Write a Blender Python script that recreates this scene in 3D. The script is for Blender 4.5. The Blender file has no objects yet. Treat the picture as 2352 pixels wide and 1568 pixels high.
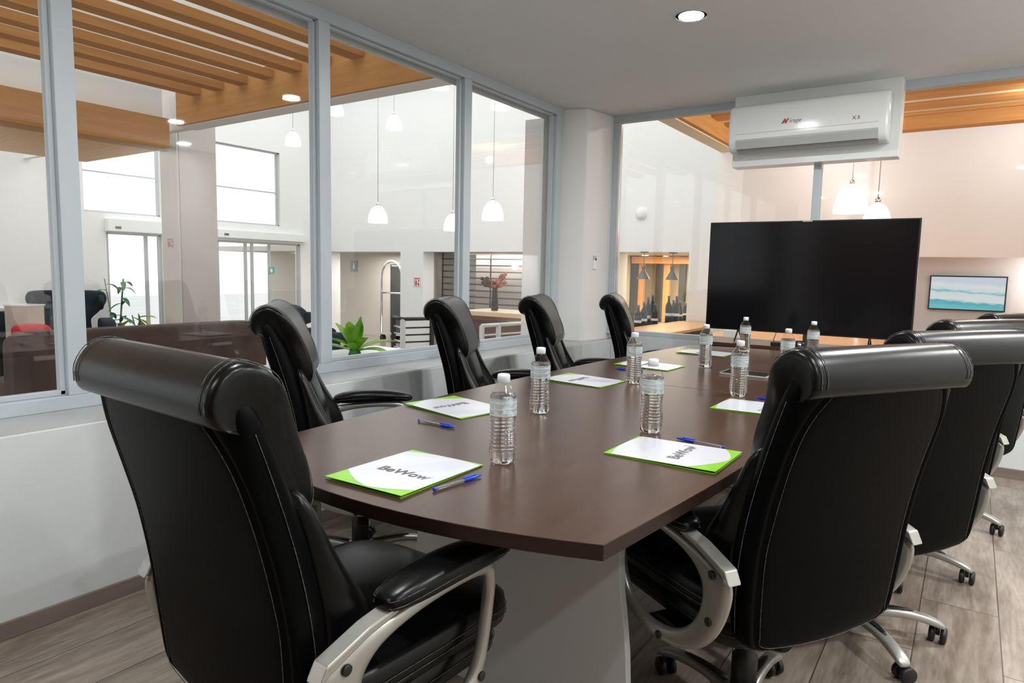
import bpy, bmesh, math, random
from mathutils import Vector, Matrix
random.seed(7)
R = math.radians
sc = bpy.context.scene
col = sc.collection

# ------------------------------------------------------------------ camera
CAM = Vector((0.0, 0.0, 1.22))
F_PX = 1538.65
YAW, PITCH, ROLL = -5.99822439e-01, 1.04524059e-01, 2.14480385e-02
_f = Vector((math.sin(YAW)*math.cos(PITCH), math.cos(YAW)*math.cos(PITCH), -math.sin(PITCH)))
_r = Vector((math.cos(YAW), -math.sin(YAW), 0)); _u = _r.cross(_f)
_c, _s = math.cos(ROLL), math.sin(ROLL)
AX = (_c*_r + _s*_u, -_s*_r + _c*_u, -_f)
def ray(x, y):
    return AX[0]*((x-1176)/F_PX) + AX[1]*(-(y-784)/F_PX) - AX[2]
def at_z(x, y, z): r = ray(x, y); return CAM + r*((z-CAM.z)/r.z)
def at_x(x, y, X): r = ray(x, y); return CAM + r*(X/r.x)
def at_y(x, y, Y): r = ray(x, y); return CAM + r*(Y/r.y)
def at_d(x, y, d): return CAM + ray(x, y)*d
cd = bpy.data.cameras.new('camera'); cam = bpy.data.objects.new('camera', cd); col.objects.link(cam)
M = Matrix((AX[0], AX[1], AX[2])).transposed().to_4x4(); M.translation = CAM
cam.matrix_world = M
cd.sensor_width = 36; cd.lens = F_PX/2352*36; cd.clip_start = 0.05; cd.clip_end = 200
sc.camera = cam
sc.view_settings.view_transform = 'Standard'; sc.view_settings.look = 'None'
sc.view_settings.gamma = 1; sc.view_settings.use_curve_mapping = False

# ------------------------------------------------------------------ materials
def mat(name, base=(.8,.8,.8), rough=.5, metal=0, spec=.5, coat=0, emit=None, estr=0, trans=0, ior=1.45):
    m = bpy.data.materials.new(name); m.use_nodes = True
    b = m.node_tree.nodes['Principled BSDF']
    b.inputs['Base Color'].default_value = (*base, 1)
    b.inputs['Roughness'].default_value = rough; b.inputs['Metallic'].default_value = metal
    b.inputs['Specular IOR Level'].default_value = spec; b.inputs['Coat Weight'].default_value = coat
    b.inputs['Transmission Weight'].default_value = trans; b.inputs['IOR'].default_value = ior
    if emit: b.inputs['Emission Color'].default_value = (*emit, 1); b.inputs['Emission Strength'].default_value = estr
    return m
def N(m, t, **kw):
    n = m.node_tree.nodes.new(t)
    for k, v in kw.items():
        if hasattr(n, k) and k not in n.inputs.keys(): setattr(n, k, v)
        else: n.inputs[k].default_value = v
    return n
def L(m, a, ao, b, bi): m.node_tree.links.new(a.outputs[ao], b.inputs[bi])
def bsdf(m): return m.node_tree.nodes['Principled BSDF']
def bump(m, scale, strength, dist=.001, kind='ShaderNodeTexNoise', stretch=None, detail=3):
    tc = N(m, 'ShaderNodeTexCoord'); mp = N(m, 'ShaderNodeMapping'); L(m, tc, 'Object', mp, 'Vector')
    if stretch: mp.inputs['Scale'].default_value = stretch
    t = N(m, kind); t.inputs['Scale'].default_value = scale
    if 'Detail' in t.inputs: t.inputs['Detail'].default_value = detail
    L(m, mp, 'Vector', t, 'Vector')
    b = N(m, 'ShaderNodeBump'); b.inputs['Strength'].default_value = strength; b.inputs['Distance'].default_value = dist
    o = 'Fac' if 'Fac' in t.outputs else 'Distance'
    L(m, t, o, b, 'Height'); L(m, b, 'Normal', bsdf(m), 'Normal')
    return t
def vary(m, c1, c2, scale, stretch=None, detail=4, rough=None, lo=.3, hi=.7):
    tc = N(m, 'ShaderNodeTexCoord'); mp = N(m, 'ShaderNodeMapping'); L(m, tc, 'Object', mp, 'Vector')
    if stretch: mp.inputs['Scale'].default_value = stretch
    t = N(m, 'ShaderNodeTexNoise'); t.inputs['Scale'].default_value = scale; t.inputs['Detail'].default_value = detail
    L(m, mp, 'Vector', t, 'Vector')
    r = N(m, 'ShaderNodeValToRGB'); r.color_ramp.elements[0].color = (*c1, 1); r.color_ramp.elements[1].color = (*c2, 1)
    r.color_ramp.elements[0].position = lo; r.color_ramp.elements[1].position = hi
    L(m, t, 'Fac', r, 'Fac'); L(m, r, 'Color', bsdf(m), 'Base Color')
    return m
MT = {}
m = MT['leather'] = mat('black_leather', (.009,.0095,.0095), .27, spec=.30); vary(m, (.0018,.002,.002), (.003,.0034,.0034), 6)
bump(m, 420, .12, .0006, 'ShaderNodeTexVoronoi')
m = MT['leather_panel'] = mat('black_leather_panel', (.007,.0075,.0075), .42, spec=.05); vary(m, (.0012,.0014,.0014), (.002,.0023,.0023), 5); bump(m, 420, .1, .0006, 'ShaderNodeTexVoronoi')
m = MT['thread'] = mat('grey_thread', (.10,.10,.09), .8, spec=.1); vary(m, (.03,.03,.028), (.16,.155,.145), 160)
m = MT['silver'] = mat('silver_plastic', (.43,.42,.38), .3, metal=.55); vary(m, (.40,.39,.355), (.46,.45,.41), 8)
m = MT['black_plastic'] = mat('black_plastic', (.012,.012,.012), .45); vary(m, (.009,.009,.009), (.016,.016,.016), 10)
m = MT['chrome'] = mat('chrome', (.75,.77,.78), .15, metal=1); vary(m, (.7,.72,.73), (.8,.82,.83), 5)
m = MT['wall'] = mat('white_paint', (.70,.70,.68), .6, spec=.3); vary(m, (.60,.635,.635), (.65,.68,.68), 1.1, detail=6); bump(m, 60, .25, .002)
m = MT['ceiling'] = mat('ceiling_paint', (.62,.61,.59), .8, spec=.2); vary(m, (.83,.83,.82), (.87,.87,.86), .8)
m = MT['lobby_white'] = mat('lobby_white_paint', (.86,.85,.83), .7, spec=.2); vary(m, (.84,.835,.815), (.88,.87,.85), .6)
m = MT['lobby_taupe'] = mat('lobby_taupe_paint', (.55,.50,.44), .7, spec=.2); vary(m, (.56,.51,.45), (.62,.57,.51), .8)
m = MT['lobby_pink'] = mat('lobby_rosy_paint', (.70,.55,.49), .7, spec=.2); vary(m, (.76,.74,.735), (.79,.77,.765), .5, stretch=(1,1,.1))
m = MT['pale_grey'] = mat('pale_grey_paint', (.62,.59,.56), .6, spec=.3); vary(m, (.80,.79,.765), (.84,.83,.805), .9)
m = MT['frame'] = mat('white_aluminium', (.6,.65,.68), .35, spec=.5); vary(m, (.49,.545,.58), (.53,.585,.62), 2)
m = MT['ledge'] = mat('ledge_paint', (.45,.47,.47), .35); vary(m, (.42,.44,.445), (.50,.51,.51), 3)
m = MT['ac'] = mat('white_plastic', (.74,.76,.74), .18, spec=.5); vary(m, (.84,.865,.85), (.87,.895,.88), 2)
m = MT['ac_grey'] = mat('grey_plastic', (.50,.51,.50), .35); vary(m, (.48,.49,.48), (.52,.53,.52), 3)
m = MT['dark_slot'] = mat('dark_slot', (.05,.05,.05), .6); vary(m, (.04,.04,.04), (.06,.06,.06), 3)
# wood
def wood(name, c1, c2, rough, stretch, scale=3, bs=.1, coat=0):
    m = mat(name, c1, rough, coat=coat, spec=.25); vary(m, c1, c2, scale, stretch=stretch, detail=8, lo=.25, hi=.75)
    return m
MT['walnut'] = wood('dark_walnut_laminate', (.050,.026,.017), (.072,.038,.025), .23, (10,1,4), 4)
bsdf(MT['walnut']).inputs['Specular IOR Level'].default_value = .42
MT['walnut_edge'] = wood('walnut_edge_band', (.022,.012,.009), (.032,.018,.013), .35, (1,1,20), 4)
MT['beam'] = wood('honey_wood_beam', (.50,.23,.065), (.64,.33,.11), .45, (1,1,14), 1.5)
MT['slat'] = wood('honey_wood_slat', (.46,.20,.055), (.58,.28,.09), .45, (14,1,14), 1.5)
MT['slat_x'] = wood('honey_wood_slat_cross', (.46,.20,.055), (.58,.28,.09), .45, (1,14,14), 1.5)
MT['soffit'] = wood('lit_orange_boards', (.78,.42,.15), (.86,.52,.22), .5, (1,12,1), 2)  # light from below put into a paler orange than the slats
for _k in ('soffit','beam','slat','slat_x'): bsdf(MT[_k]).inputs['Specular IOR Level'].default_value = .04; bsdf(MT[_k]).inputs['Roughness'].default_value = .7
MT['orange_wood'] = wood('orange_wood_top', (.80,.38,.12), (.90,.48,.18), .25, (1,8,8), 2)
MT['light_wood'] = wood('light_wood_top', (.70,.55,.38), (.80,.66,.48), .4, (1,8,8), 2)
MT['brown_front'] = wood('brown_counter_front', (.13,.065,.045), (.19,.10,.07), .4, (1,1,8), 2)
m = MT['pedestal'] = mat('grey_melamine', (.55,.55,.53), .45); vary(m, (.48,.485,.47), (.52,.525,.51), 1.5); 
m = MT['baseboard'] = wood('greybrown_baseboard', (.17,.135,.115), (.22,.18,.15), .5, (1,1,8), 3)
m = MT['velvet'] = mat('navy_velvet', (.018,.030,.042), .8, spec=.3); vary(m, (.014,.024,.034), (.028,.042,.056), 9)
m = MT['brown_leather'] = mat('brown_suede', (.085,.045,.034), .6, spec=.3); vary(m, (.045,.032,.029), (.10,.062,.050), 3.5, detail=7)
m = MT['cushion_red'] = mat('red_cushion', (.65,.03,.05), .8); vary(m, (.6,.03,.05), (.7,.05,.07), 9)
m = MT['cream'] = mat('cream_paint', (.72,.64,.46), .6); vary(m, (.70,.62,.44), (.76,.68,.50), 2)
m = MT['tan_box'] = mat('tan_cabinet', (.62,.50,.40), .6); vary(m, (.56,.46,.37), (.66,.55,.45), 3)
m = MT['dark_grey'] = mat('dark_grey_metal', (.05,.052,.05), .5); vary(m, (.04,.042,.04), (.06,.062,.06), 4)
m = MT['lamp_grey'] = mat('grey_lamp_metal', (.12,.115,.105), .45, metal=.3); vary(m, (.11,.105,.095), (.14,.135,.12), 5)
m = MT['leaf'] = mat('green_leaf', (.10,.35,.02), .4, spec=.4); vary(m, (.06,.26,.015), (.30,.55,.03), 7)
m = MT['leaf_dark'] = mat('dark_green_leaf', (.03,.16,.05), .45); vary(m, (.02,.12,.04), (.05,.22,.07), 7)
m = MT['leaf_yellow'] = mat('yellow_green_leaf', (.45,.50,.04), .45); vary(m, (.35,.45,.03), (.60,.60,.08), 7)
m = MT['flower'] = mat('red_brown_flower', (.32,.06,.03), .7); vary(m, (.22,.04,.025), (.45,.12,.06), 20)
m = MT['flower_dark'] = mat('dark_twigs', (.06,.035,.03), .8); vary(m, (.04,.025,.02), (.09,.05,.04), 20)
m = MT['bottle_dark'] = mat('dark_bottle_glass', (.01,.012,.012), .08); vary(m, (.008,.01,.01), (.014,.016,.014), 5)
m = MT['paper'] = mat('glossy_white_card', (.80,.81,.88), .22); vary(m, (.56,.575,.62), (.59,.605,.65), 3)
m = MT['green'] = mat('lime_green_card', (.22,.62,.015), .25); vary(m, (.17,.47,.012), (.24,.56,.025), 4)
m = MT['ink'] = mat('grey_print', (.12,.11,.12), .5); vary(m, (.10,.09,.10), (.15,.14,.15), 30)
m = MT['ink_red'] = mat('red_print', (.6,.02,.03), .4); vary(m, (.55,.02,.03), (.65,.03,.04), 30)
m = MT['sign_white'] = mat('sign_white', (.85,.83,.83), .5); vary(m, (.84,.82,.82), (.87,.85,.85), 3)
m = MT['sign_green'] = mat('sign_green', (.10,.45,.30), .5); vary(m, (.09,.42,.28), (.12,.48,.33), 3)
m = MT['sign_grey'] = mat('sign_grey', (.30,.33,.35), .4); vary(m, (.28,.31,.33), (.33,.36,.38), 3)
m = MT['pen_blue'] = mat('blue_pen_plastic', (.01,.06,.55), .25); vary(m, (.01,.05,.5), (.012,.07,.6), 20)
m = MT['cap'] = mat('white_bottle_cap', (.72,.75,.77), .35); vary(m, (.70,.73,.75), (.75,.78,.80), 30)
m = MT['tv'] = mat('black_tv_glass', (.004,.004,.005), .14, spec=.45); vary(m, (.003,.003,.004), (.005,.005,.006), 1)
m = MT['tv_body'] = mat('black_tv_plastic', (.01,.01,.01), .35); vary(m, (.008,.008,.008), (.012,.012,.012), 5)
m = MT['tablet'] = mat('silver_tablet', (.5,.5,.48), .3, metal=.6); vary(m, (.46,.46,.44), (.52,.52,.5), 5)
m = MT['tablet_glass'] = mat('dark_tablet_glass', (.03,.028,.025), .08); vary(m, (.025,.024,.02), (.035,.03,.03), 5)
m = MT['lobby_floor'] = mat('lobby_floor_tile', (.30,.26,.23), .2); vary(m, (.27,.24,.21), (.33,.29,.26), 1)
m = MT['pavement'] = mat('outdoor_pavement', (.75,.74,.72), .8); vary(m, (.7,.69,.67), (.8,.79,.77), 1)
m = MT['stone_light'] = mat('column_pale_face', (.80,.78,.74), .6); vary(m, (.78,.76,.72), (.82,.80,.76), 1)
m = MT['stone_grey'] = mat('column_grey_face', (.50,.46,.43), .3); vary(m, (.47,.43,.40), (.54,.50,.47), 1.2)
m = MT['ring'] = mat('white_enamel', (.8,.8,.8), .4); vary(m, (.78,.78,.78), (.82,.82,.82), 5)
m = MT['lamp_on'] = mat('lit_lamp', (1,1,1), .5, emit=(1,.99,.96), estr=14); vary(m, (.95,.95,.95), (1,1,1), 5)
m = MT['shade_on'] = mat('lit_glass_shade', (.95,.95,.93), .4, emit=(1,.98,.95), estr=1.6); vary(m, (.93,.93,.91), (.96,.96,.94), 5)
m = MT['warm_on'] = mat('warm_lit_lamp', (1,.9,.7), .5, emit=(1,.82,.55), estr=12); vary(m, (.95,.9,.7), (1,.92,.75), 5)
# panes: thin flat glass
def pane(name, tint, k, ior=1.5):
    m = bpy.data.materials.new(name); m.use_nodes = True; nt = m.node_tree; nt.nodes.clear()
    o = N(m, 'ShaderNodeOutputMaterial'); mix = N(m, 'ShaderNodeMixShader'); t = N(m, 'ShaderNodeBsdfTransparent'); g = N(m, 'ShaderNodeBsdfGlossy')
    t.inputs['Color'].default_value = (*tint, 1); g.inputs['Roughness'].default_value = .015; g.inputs['Color'].default_value = (k, k, k, 1)
    fr = N(m, 'ShaderNodeFresnel'); ge = N(m, 'ShaderNodeNewGeometry'); mr = N(m, 'ShaderNodeMapRange')
    mr.inputs['To Min'].default_value = ior; mr.inputs['To Max'].default_value = 1/ior; L(m, ge, 'Backfacing', mr, 'Value'); L(m, mr, 'Result', fr, 'IOR')
    ns = N(m, 'ShaderNodeTexNoise'); ns.inputs['Scale'].default_value = 1.2
    L(m, fr, 'Fac', mix, 0); L(m, t, 'BSDF', mix, 1); L(m, g, 'BSDF', mix, 2); L(m, mix, 'Shader', o, 'Surface')
    b = N(m, 'ShaderNodeBump'); b.inputs['Strength'].default_value = .02; b.inputs['Distance'].default_value = .002
    L(m, ns, 'Fac', b, 'Height'); L(m, b, 'Normal', g, 'Normal')
    return m
MT['glass'] = pane('window_glass', (.985,.99,.985), 1.0)
MT['shell'] = pane('clear_plastic', (.96,.97,.97), 1.0, 1.45)
MT['label'] = m = pane('printed_film', (.97,.99,.99), 1.0, 1.45)
_out = [n for n in m.node_tree.nodes if n.type == 'OUTPUT_MATERIAL'][0]; _mx = [n for n in m.node_tree.nodes if n.type == 'MIX_SHADER'][0]
_d = N(m, 'ShaderNodeBsdfDiffuse'); _d.inputs['Color'].default_value = (.72,.80,.80,1); _m2 = N(m, 'ShaderNodeMixShader')
_tc = N(m, 'ShaderNodeTexCoord'); _mp = N(m, 'ShaderNodeMapping'); _mp.inputs['Scale'].default_value = (25,25,260); L(m, _tc, 'Object', _mp, 'Vector')
_n = N(m, 'ShaderNodeTexNoise'); _n.inputs['Scale'].default_value = 1; L(m, _mp, 'Vector', _n, 'Vector')
_r = N(m, 'ShaderNodeMapRange'); _r.inputs['From Min'].default_value = .35; _r.inputs['From Max'].default_value = .65; _r.inputs['To Min'].default_value = .25; _r.inputs['To Max'].default_value = .6; L(m, _n, 'Fac', _r, 'Value')
L(m, _r, 'Result', _m2, 0); L(m, _mx, 'Shader', _m2, 1); L(m, _d, 'BSDF', _m2, 2); L(m, _m2, 'Shader', _out, 'Surface')
m = MT['water'] = mat('water', (1,1,1), .0, trans=1, ior=1.333); bump(m, 40, .05, .001)
m = MT['clear'] = mat('clear_pen_plastic', (.9,.93,.97), .05, trans=.85, ior=1.4); bump(m, 40, .02, .001)

# floor tiles that look like planks
def plank_floor():
    m = mat('wood_look_floor_tiles', (.3,.25,.2), .28); nt = m.node_tree
    tc = N(m, 'ShaderNodeTexCoord'); mp = N(m, 'ShaderNodeMapping'); L(m, tc, 'Object', mp, 'Vector')
    mp.inputs['Rotation'].default_value = (0, 0, R(90)); mp.inputs['Location'].default_value = (.1, .075, 0)
    br = N(m, 'ShaderNodeTexBrick'); L(m, mp, 'Vector', br, 'Vector')
    br.inputs['Scale'].default_value = 1; br.inputs['Brick Width'].default_value = 1.2; br.inputs['Row Height'].default_value = .2435
    br.inputs['Mortar Size'].default_value = .0022; br.inputs['Mortar Smooth'].default_value = .2; br.offset = .37; br.inputs['Bias'].default_value = -.1
    br.inputs['Color1'].default_value = (.55,.55,.55,1); br.inputs['Color2'].default_value = (.95,.95,.95,1); br.inputs['Mortar'].default_value = (.5,.5,.5,1)
    # grain: per plank offset
    ad = N(m, 'ShaderNodeVectorMath', operation='MULTIPLY_ADD'); L(m, br, 'Color', ad, 0); ad.inputs[1].default_value = (7,3,5); 
    mp2 = N(m, 'ShaderNodeMapping'); L(m, tc, 'Object', mp2, 'Vector'); mp2.inputs['Scale'].default_value = (6.5,.9,1)
    L(m, mp2, 'Vector', ad, 2)
    ns = N(m, 'ShaderNodeTexNoise'); ns.inputs['Scale'].default_value = 1.1; ns.inputs['Detail'].default_value = 2; L(m, ad, 'Vector', ns, 'Vector')
    wv = N(m, 'ShaderNodeMath', operation='MULTIPLY'); L(m, ns, 'Fac', wv, 0); wv.inputs[1].default_value = 26
    sn = N(m, 'ShaderNodeMath', operation='SINE'); L(m, wv, 0, sn, 0)
    fine = N(m, 'ShaderNodeTexNoise'); fine.inputs['Scale'].default_value = 14; fine.inputs['Detail'].default_value = 6; L(m, ad, 'Vector', fine, 'Vector')
    mx = N(m, 'ShaderNodeMath', operation='MULTIPLY_ADD'); L(m, sn, 0, mx, 0); mx.inputs[1].default_value = .15; L(m, fine, 'Fac', mx, 2)
    rp = N(m, 'ShaderNodeValToRGB'); L(m, mx, 0, rp, 'Fac')
    rp.color_ramp.elements[0].position = .25; rp.color_ramp.elements[0].color = (.20,.155,.122,1)
    rp.color_ramp.elements[1].position = .78; rp.color_ramp.elements[1].color = (.37,.305,.25,1)
    tone = N(m, 'ShaderNodeMixRGB', blend_type='MULTIPLY'); tone.inputs['Fac'].default_value = .35; L(m, rp, 'Color', tone, 'Color1'); L(m, br, 'Color', tone, 'Color2')
    mo = N(m, 'ShaderNodeMixRGB'); L(m, br, 'Fac', mo, 'Fac'); L(m, tone, 'Color', mo, 'Color1'); mo.inputs['Color2'].default_value = (.07,.055,.045,1)
    L(m, mo, 'Color', bsdf(m), 'Base Color')
    inv = N(m, 'ShaderNodeMath', operation='SUBTRACT'); inv.inputs[0].default_value = 1; L(m, br, 'Fac', inv, 1)
    b = N(m, 'ShaderNodeBump'); b.inputs['Strength'].default_value = .35; b.inputs['Distance'].default_value = .002; L(m, inv, 0, b, 'Height'); L(m, b, 'Normal', bsdf(m), 'Normal')
    return m
MT['floor'] = plank_floor()

# ------------------------------------------------------------------ mesh building
class MB:
    def __init__(s): s.v = []; s.f = []; s.sm = []
    def add(s, vs, fs, smooth=False):
        o = len(s.v); s.v += [tuple(v) for v in vs]; s.f += [tuple(i+o for i in f) for f in fs]; s.sm += [smooth]*len(fs)
        return s
    def box(s, a, b):
        x0,y0,z0 = a; x1,y1,z1 = b
        vs = [(x0,y0,z0),(x1,y0,z0),(x1,y1,z0),(x0,y1,z0),(x0,y0,z1),(x1,y0,z1),(x1,y1,z1),(x0,y1,z1)]
        return s.add(vs, [(0,3,2,1),(4,5,6,7),(0,1,5,4),(1,2,6,5),(2,3,7,6),(3,0,4,7)])
    def loft(s, rings, cap=True, closed=False, smooth=True):
        n = len(rings[0]); vs = [p for r in rings for p in r]; fs = []
        k = len(rings)
        for i in range(k if closed else k-1):
            a = i*n; b = ((i+1) % k)*n
            for j in range(n):
                j2 = (j+1) % n; fs.append((a+j, a+j2, b+j2, b+j))
        if cap and not closed: fs.append(tuple(range(n-1,-1,-1))); fs.append(tuple((k-1)*n+j for j in range(n)))
        return s.add(vs, fs, smooth)
    def tube(s, pts, r, n=8, closed=False, cap=True):
        pts = [Vector(p) for p in pts]; rings = []
        k = len(pts); up = None
        for i, p in enumerate(pts):
            if closed: t = pts[(i+1) % k]-pts[i-1]
            else: t = pts[min(i+1,k-1)]-pts[max(i-1,0)]
            t.normalize()
            if up is None:
                up = Vector((0,0,1)) if abs(t.z) < .9 else Vector((1,0,0))
            a = t.cross(up).normalized() if t.cross(up).length > 1e-6 else t.orthogonal().normalized()
            b = a.cross(t).normalized(); up = b
            rr = r[i] if isinstance(r, (list,tuple)) else r
            rings.append([p + a*(rr*math.cos(2*math.pi*j/n)) + b*(rr*math.sin(2*math.pi*j/n)) for j in range(n)])
        return s.loft(rings, cap, closed)
    def lathe(s, prof, c=(0,0,0), n=24, cap=True, axis='z'):
        rings = []
        for r_, z in prof:
            rr = max(r_, 1e-5); ring = []
            for j in range(n):
                a = 2*math.pi*j/n; p = (rr*math.cos(a), rr*math.sin(a), z)
                if axis == 'x': p = (z, rr*math.cos(a), rr*math.sin(a))
                if axis == 'y': p = (rr*math.sin(a), z, rr*math.cos(a))
                ring.append((p[0]+c[0], p[1]+c[1], p[2]+c[2]))
            rings.append(ring)
        return s.loft(rings, cap)
    def prism(s, poly, h0, h1, plane='xy'):
        def P(u, v, h): return {'xy': (u,v,h), 'yz': (h,u,v), 'xz': (u,h,v)}[plane]
        n = len(poly); vs = [P(u,v,h0) for u,v in poly]+[P(u,v,h1) for u,v in poly]
        fs = [tuple(range(n-1,-1,-1)), tuple(range(n,2*n))]+[(i,(i+1)%n,n+(i+1)%n,n+i) for i in range(n)]
        return s.add(vs, fs)
    def frame(s, outer, inner, h0, h1, plane='yz', smooth=True):
        def P(u, v, h): return {'xy': (u,v,h), 'yz': (h,u,v), 'xz': (u,h,v)}[plane]
        n = len(outer); vs = [P(u,v,h) for h in (h0,h1) for pl in (outer,inner) for u,v in pl]
        fs = []
        for i in range(n):
            j = (i+1) % n; o0,o1,i0,i1 = i, j, n+i, n+j; O0,O1,I0,I1 = 2*n+i,2*n+j,3*n+i,3*n+j
            fs += [(o0,i0,i1,o1),(O0,O1,I1,I0),(o0,o1,O1,O0),(i0,I0,I1,i1)]
        return s.add(vs, fs, smooth)
    def sell(s, c, a, e1=.4, e2=.4, nu=24, nv=14, shear=None):
        def pw(x, e): return math.copysign(abs(x)**e, x)
        rings = []
        for i in range(nv+1):
            ph = -math.pi/2+math.pi*i/nv; cz = pw(math.sin(ph), e1)*a[2]; cr = pw(max(math.cos(ph),1e-6), e1); ring = []
            for j in range(nu):
                th = 2*math.pi*j/nu; x = cr*pw(math.cos(th), e2)*a[0]; y = cr*pw(math.sin(th), e2)*a[1]; z = cz
                if shear: x, y, z = shear(x, y, z)
                ring.append((c[0]+x, c[1]+y, c[2]+z))
            rings.append(ring)
        return s.loft(rings, True)
    def xf(s, M):
        s.v = [tuple(M @ Vector(v)) for v in s.v]; return s
    def build(s, name, m, parent=None, bevel=0, sub=0, seg=2, smooth=None):
        me = bpy.data.meshes.new(name); me.from_pydata(s.v, [], s.f)
        me.polygons.foreach_set('use_smooth', s.sm if smooth is None else [smooth]*len(s.f)); me.validate(); me.update()
        b = bmesh.new(); b.from_mesh(me); bmesh.ops.recalc_face_normals(b, faces=b.faces); b.to_mesh(me); b.free()
        me.materials.append(MT[m] if isinstance(m, str) else m)
        o = bpy.data.objects.new(name, me); col.objects.link(o)
        if parent: o.parent = parent
        if bevel:
            md = o.modifiers.new('bevel', 'BEVEL'); md.width = bevel; md.segments = seg; md.limit_method = 'ANGLE'; md.angle_limit = R(40)
        if sub:
            md = o.modifiers.new('smooth', 'SUBSURF'); md.levels = sub; md.render_levels = sub
        return o
def B(a, b): return MB().box(a, b)
def tag(o, label=None, cat=None, group=None, kind=None):
    if label: o['label'] = label
    if cat: o['category'] = cat
    if group: o['group'] = group
    if kind: o['kind'] = kind
    return o
def thing(name, label, cat, loc=(0,0,0), rz=0, group=None):
    o = bpy.data.objects.new(name, None); o.empty_display_size = .05; col.objects.link(o)
    o.location = loc; o.rotation_euler = (0,0,rz); return tag(o, label, cat, group)
def struct(o): o['kind'] = 'structure'; return o
def copy_tree(o, parent=None):
    c = o.copy(); col.objects.link(c); c.parent = parent
    for ch in list(o.children): copy_tree(ch, c)
    return c
def retag(o, label): o['label'] = label; return o
def smoothpts(pts, k=4, closed=False):
    P = [Vector(p) for p in pts]; n = len(P); out = []
    rng = n if closed else n-1
    for i in range(rng):
        p0 = P[(i-1) % n] if closed or i > 0 else P[0]; p1 = P[i]; p2 = P[(i+1) % n]; p3 = P[(i+2) % n] if closed or i+2 < n else P[-1]
        for j in range(k):
            t = j/k; out.append(.5*((2*p1)+(p2-p0)*t+(2*p0-5*p1+4*p2-p3)*t*t+(3*p1-p0-3*p2+p3)*t**3))
    if not closed: out.append(P[-1])
    return out
def lettering(txt, size, name, m, parent, loc, rot, th=.0003, bold=.0, shear=0, align='CENTER'):
    cu = bpy.data.curves.new('lettering', 'FONT'); cu.body = txt; cu.size = size; cu.extrude = th; cu.offset = bold; cu.shear = shear
    cu.align_x = align; cu.align_y = 'CENTER'; cu.resolution_u = 3
    t = bpy.data.objects.new('tmp', cu); col.objects.link(t)
    me = bpy.data.meshes.new_from_object(t.evaluated_get(bpy.context.evaluated_depsgraph_get())); bpy.data.objects.remove(t)
    me.materials.clear(); me.materials.append(MT[m])
    o = bpy.data.objects.new(name, me); col.objects.link(o); o.parent = parent; o.location = loc; o.rotation_euler = rot
    return o
# ------------------------------------------------------------------ executive chair (origin on the floor, faces +Y)
def lerp(a, b, t): return a+(b-a)*t
def interp(tab, t):
    for i in range(len(tab)-1):
        if t <= tab[i+1][0] or i == len(tab)-2:
            a, b = tab[i], tab[i+1]; u = (t-a[0])/(b[0]-a[0]); u = max(0, min(1, u)); u = u
            return [lerp(p, q, u) for p, q in zip(a[1:], b[1:])]
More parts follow.
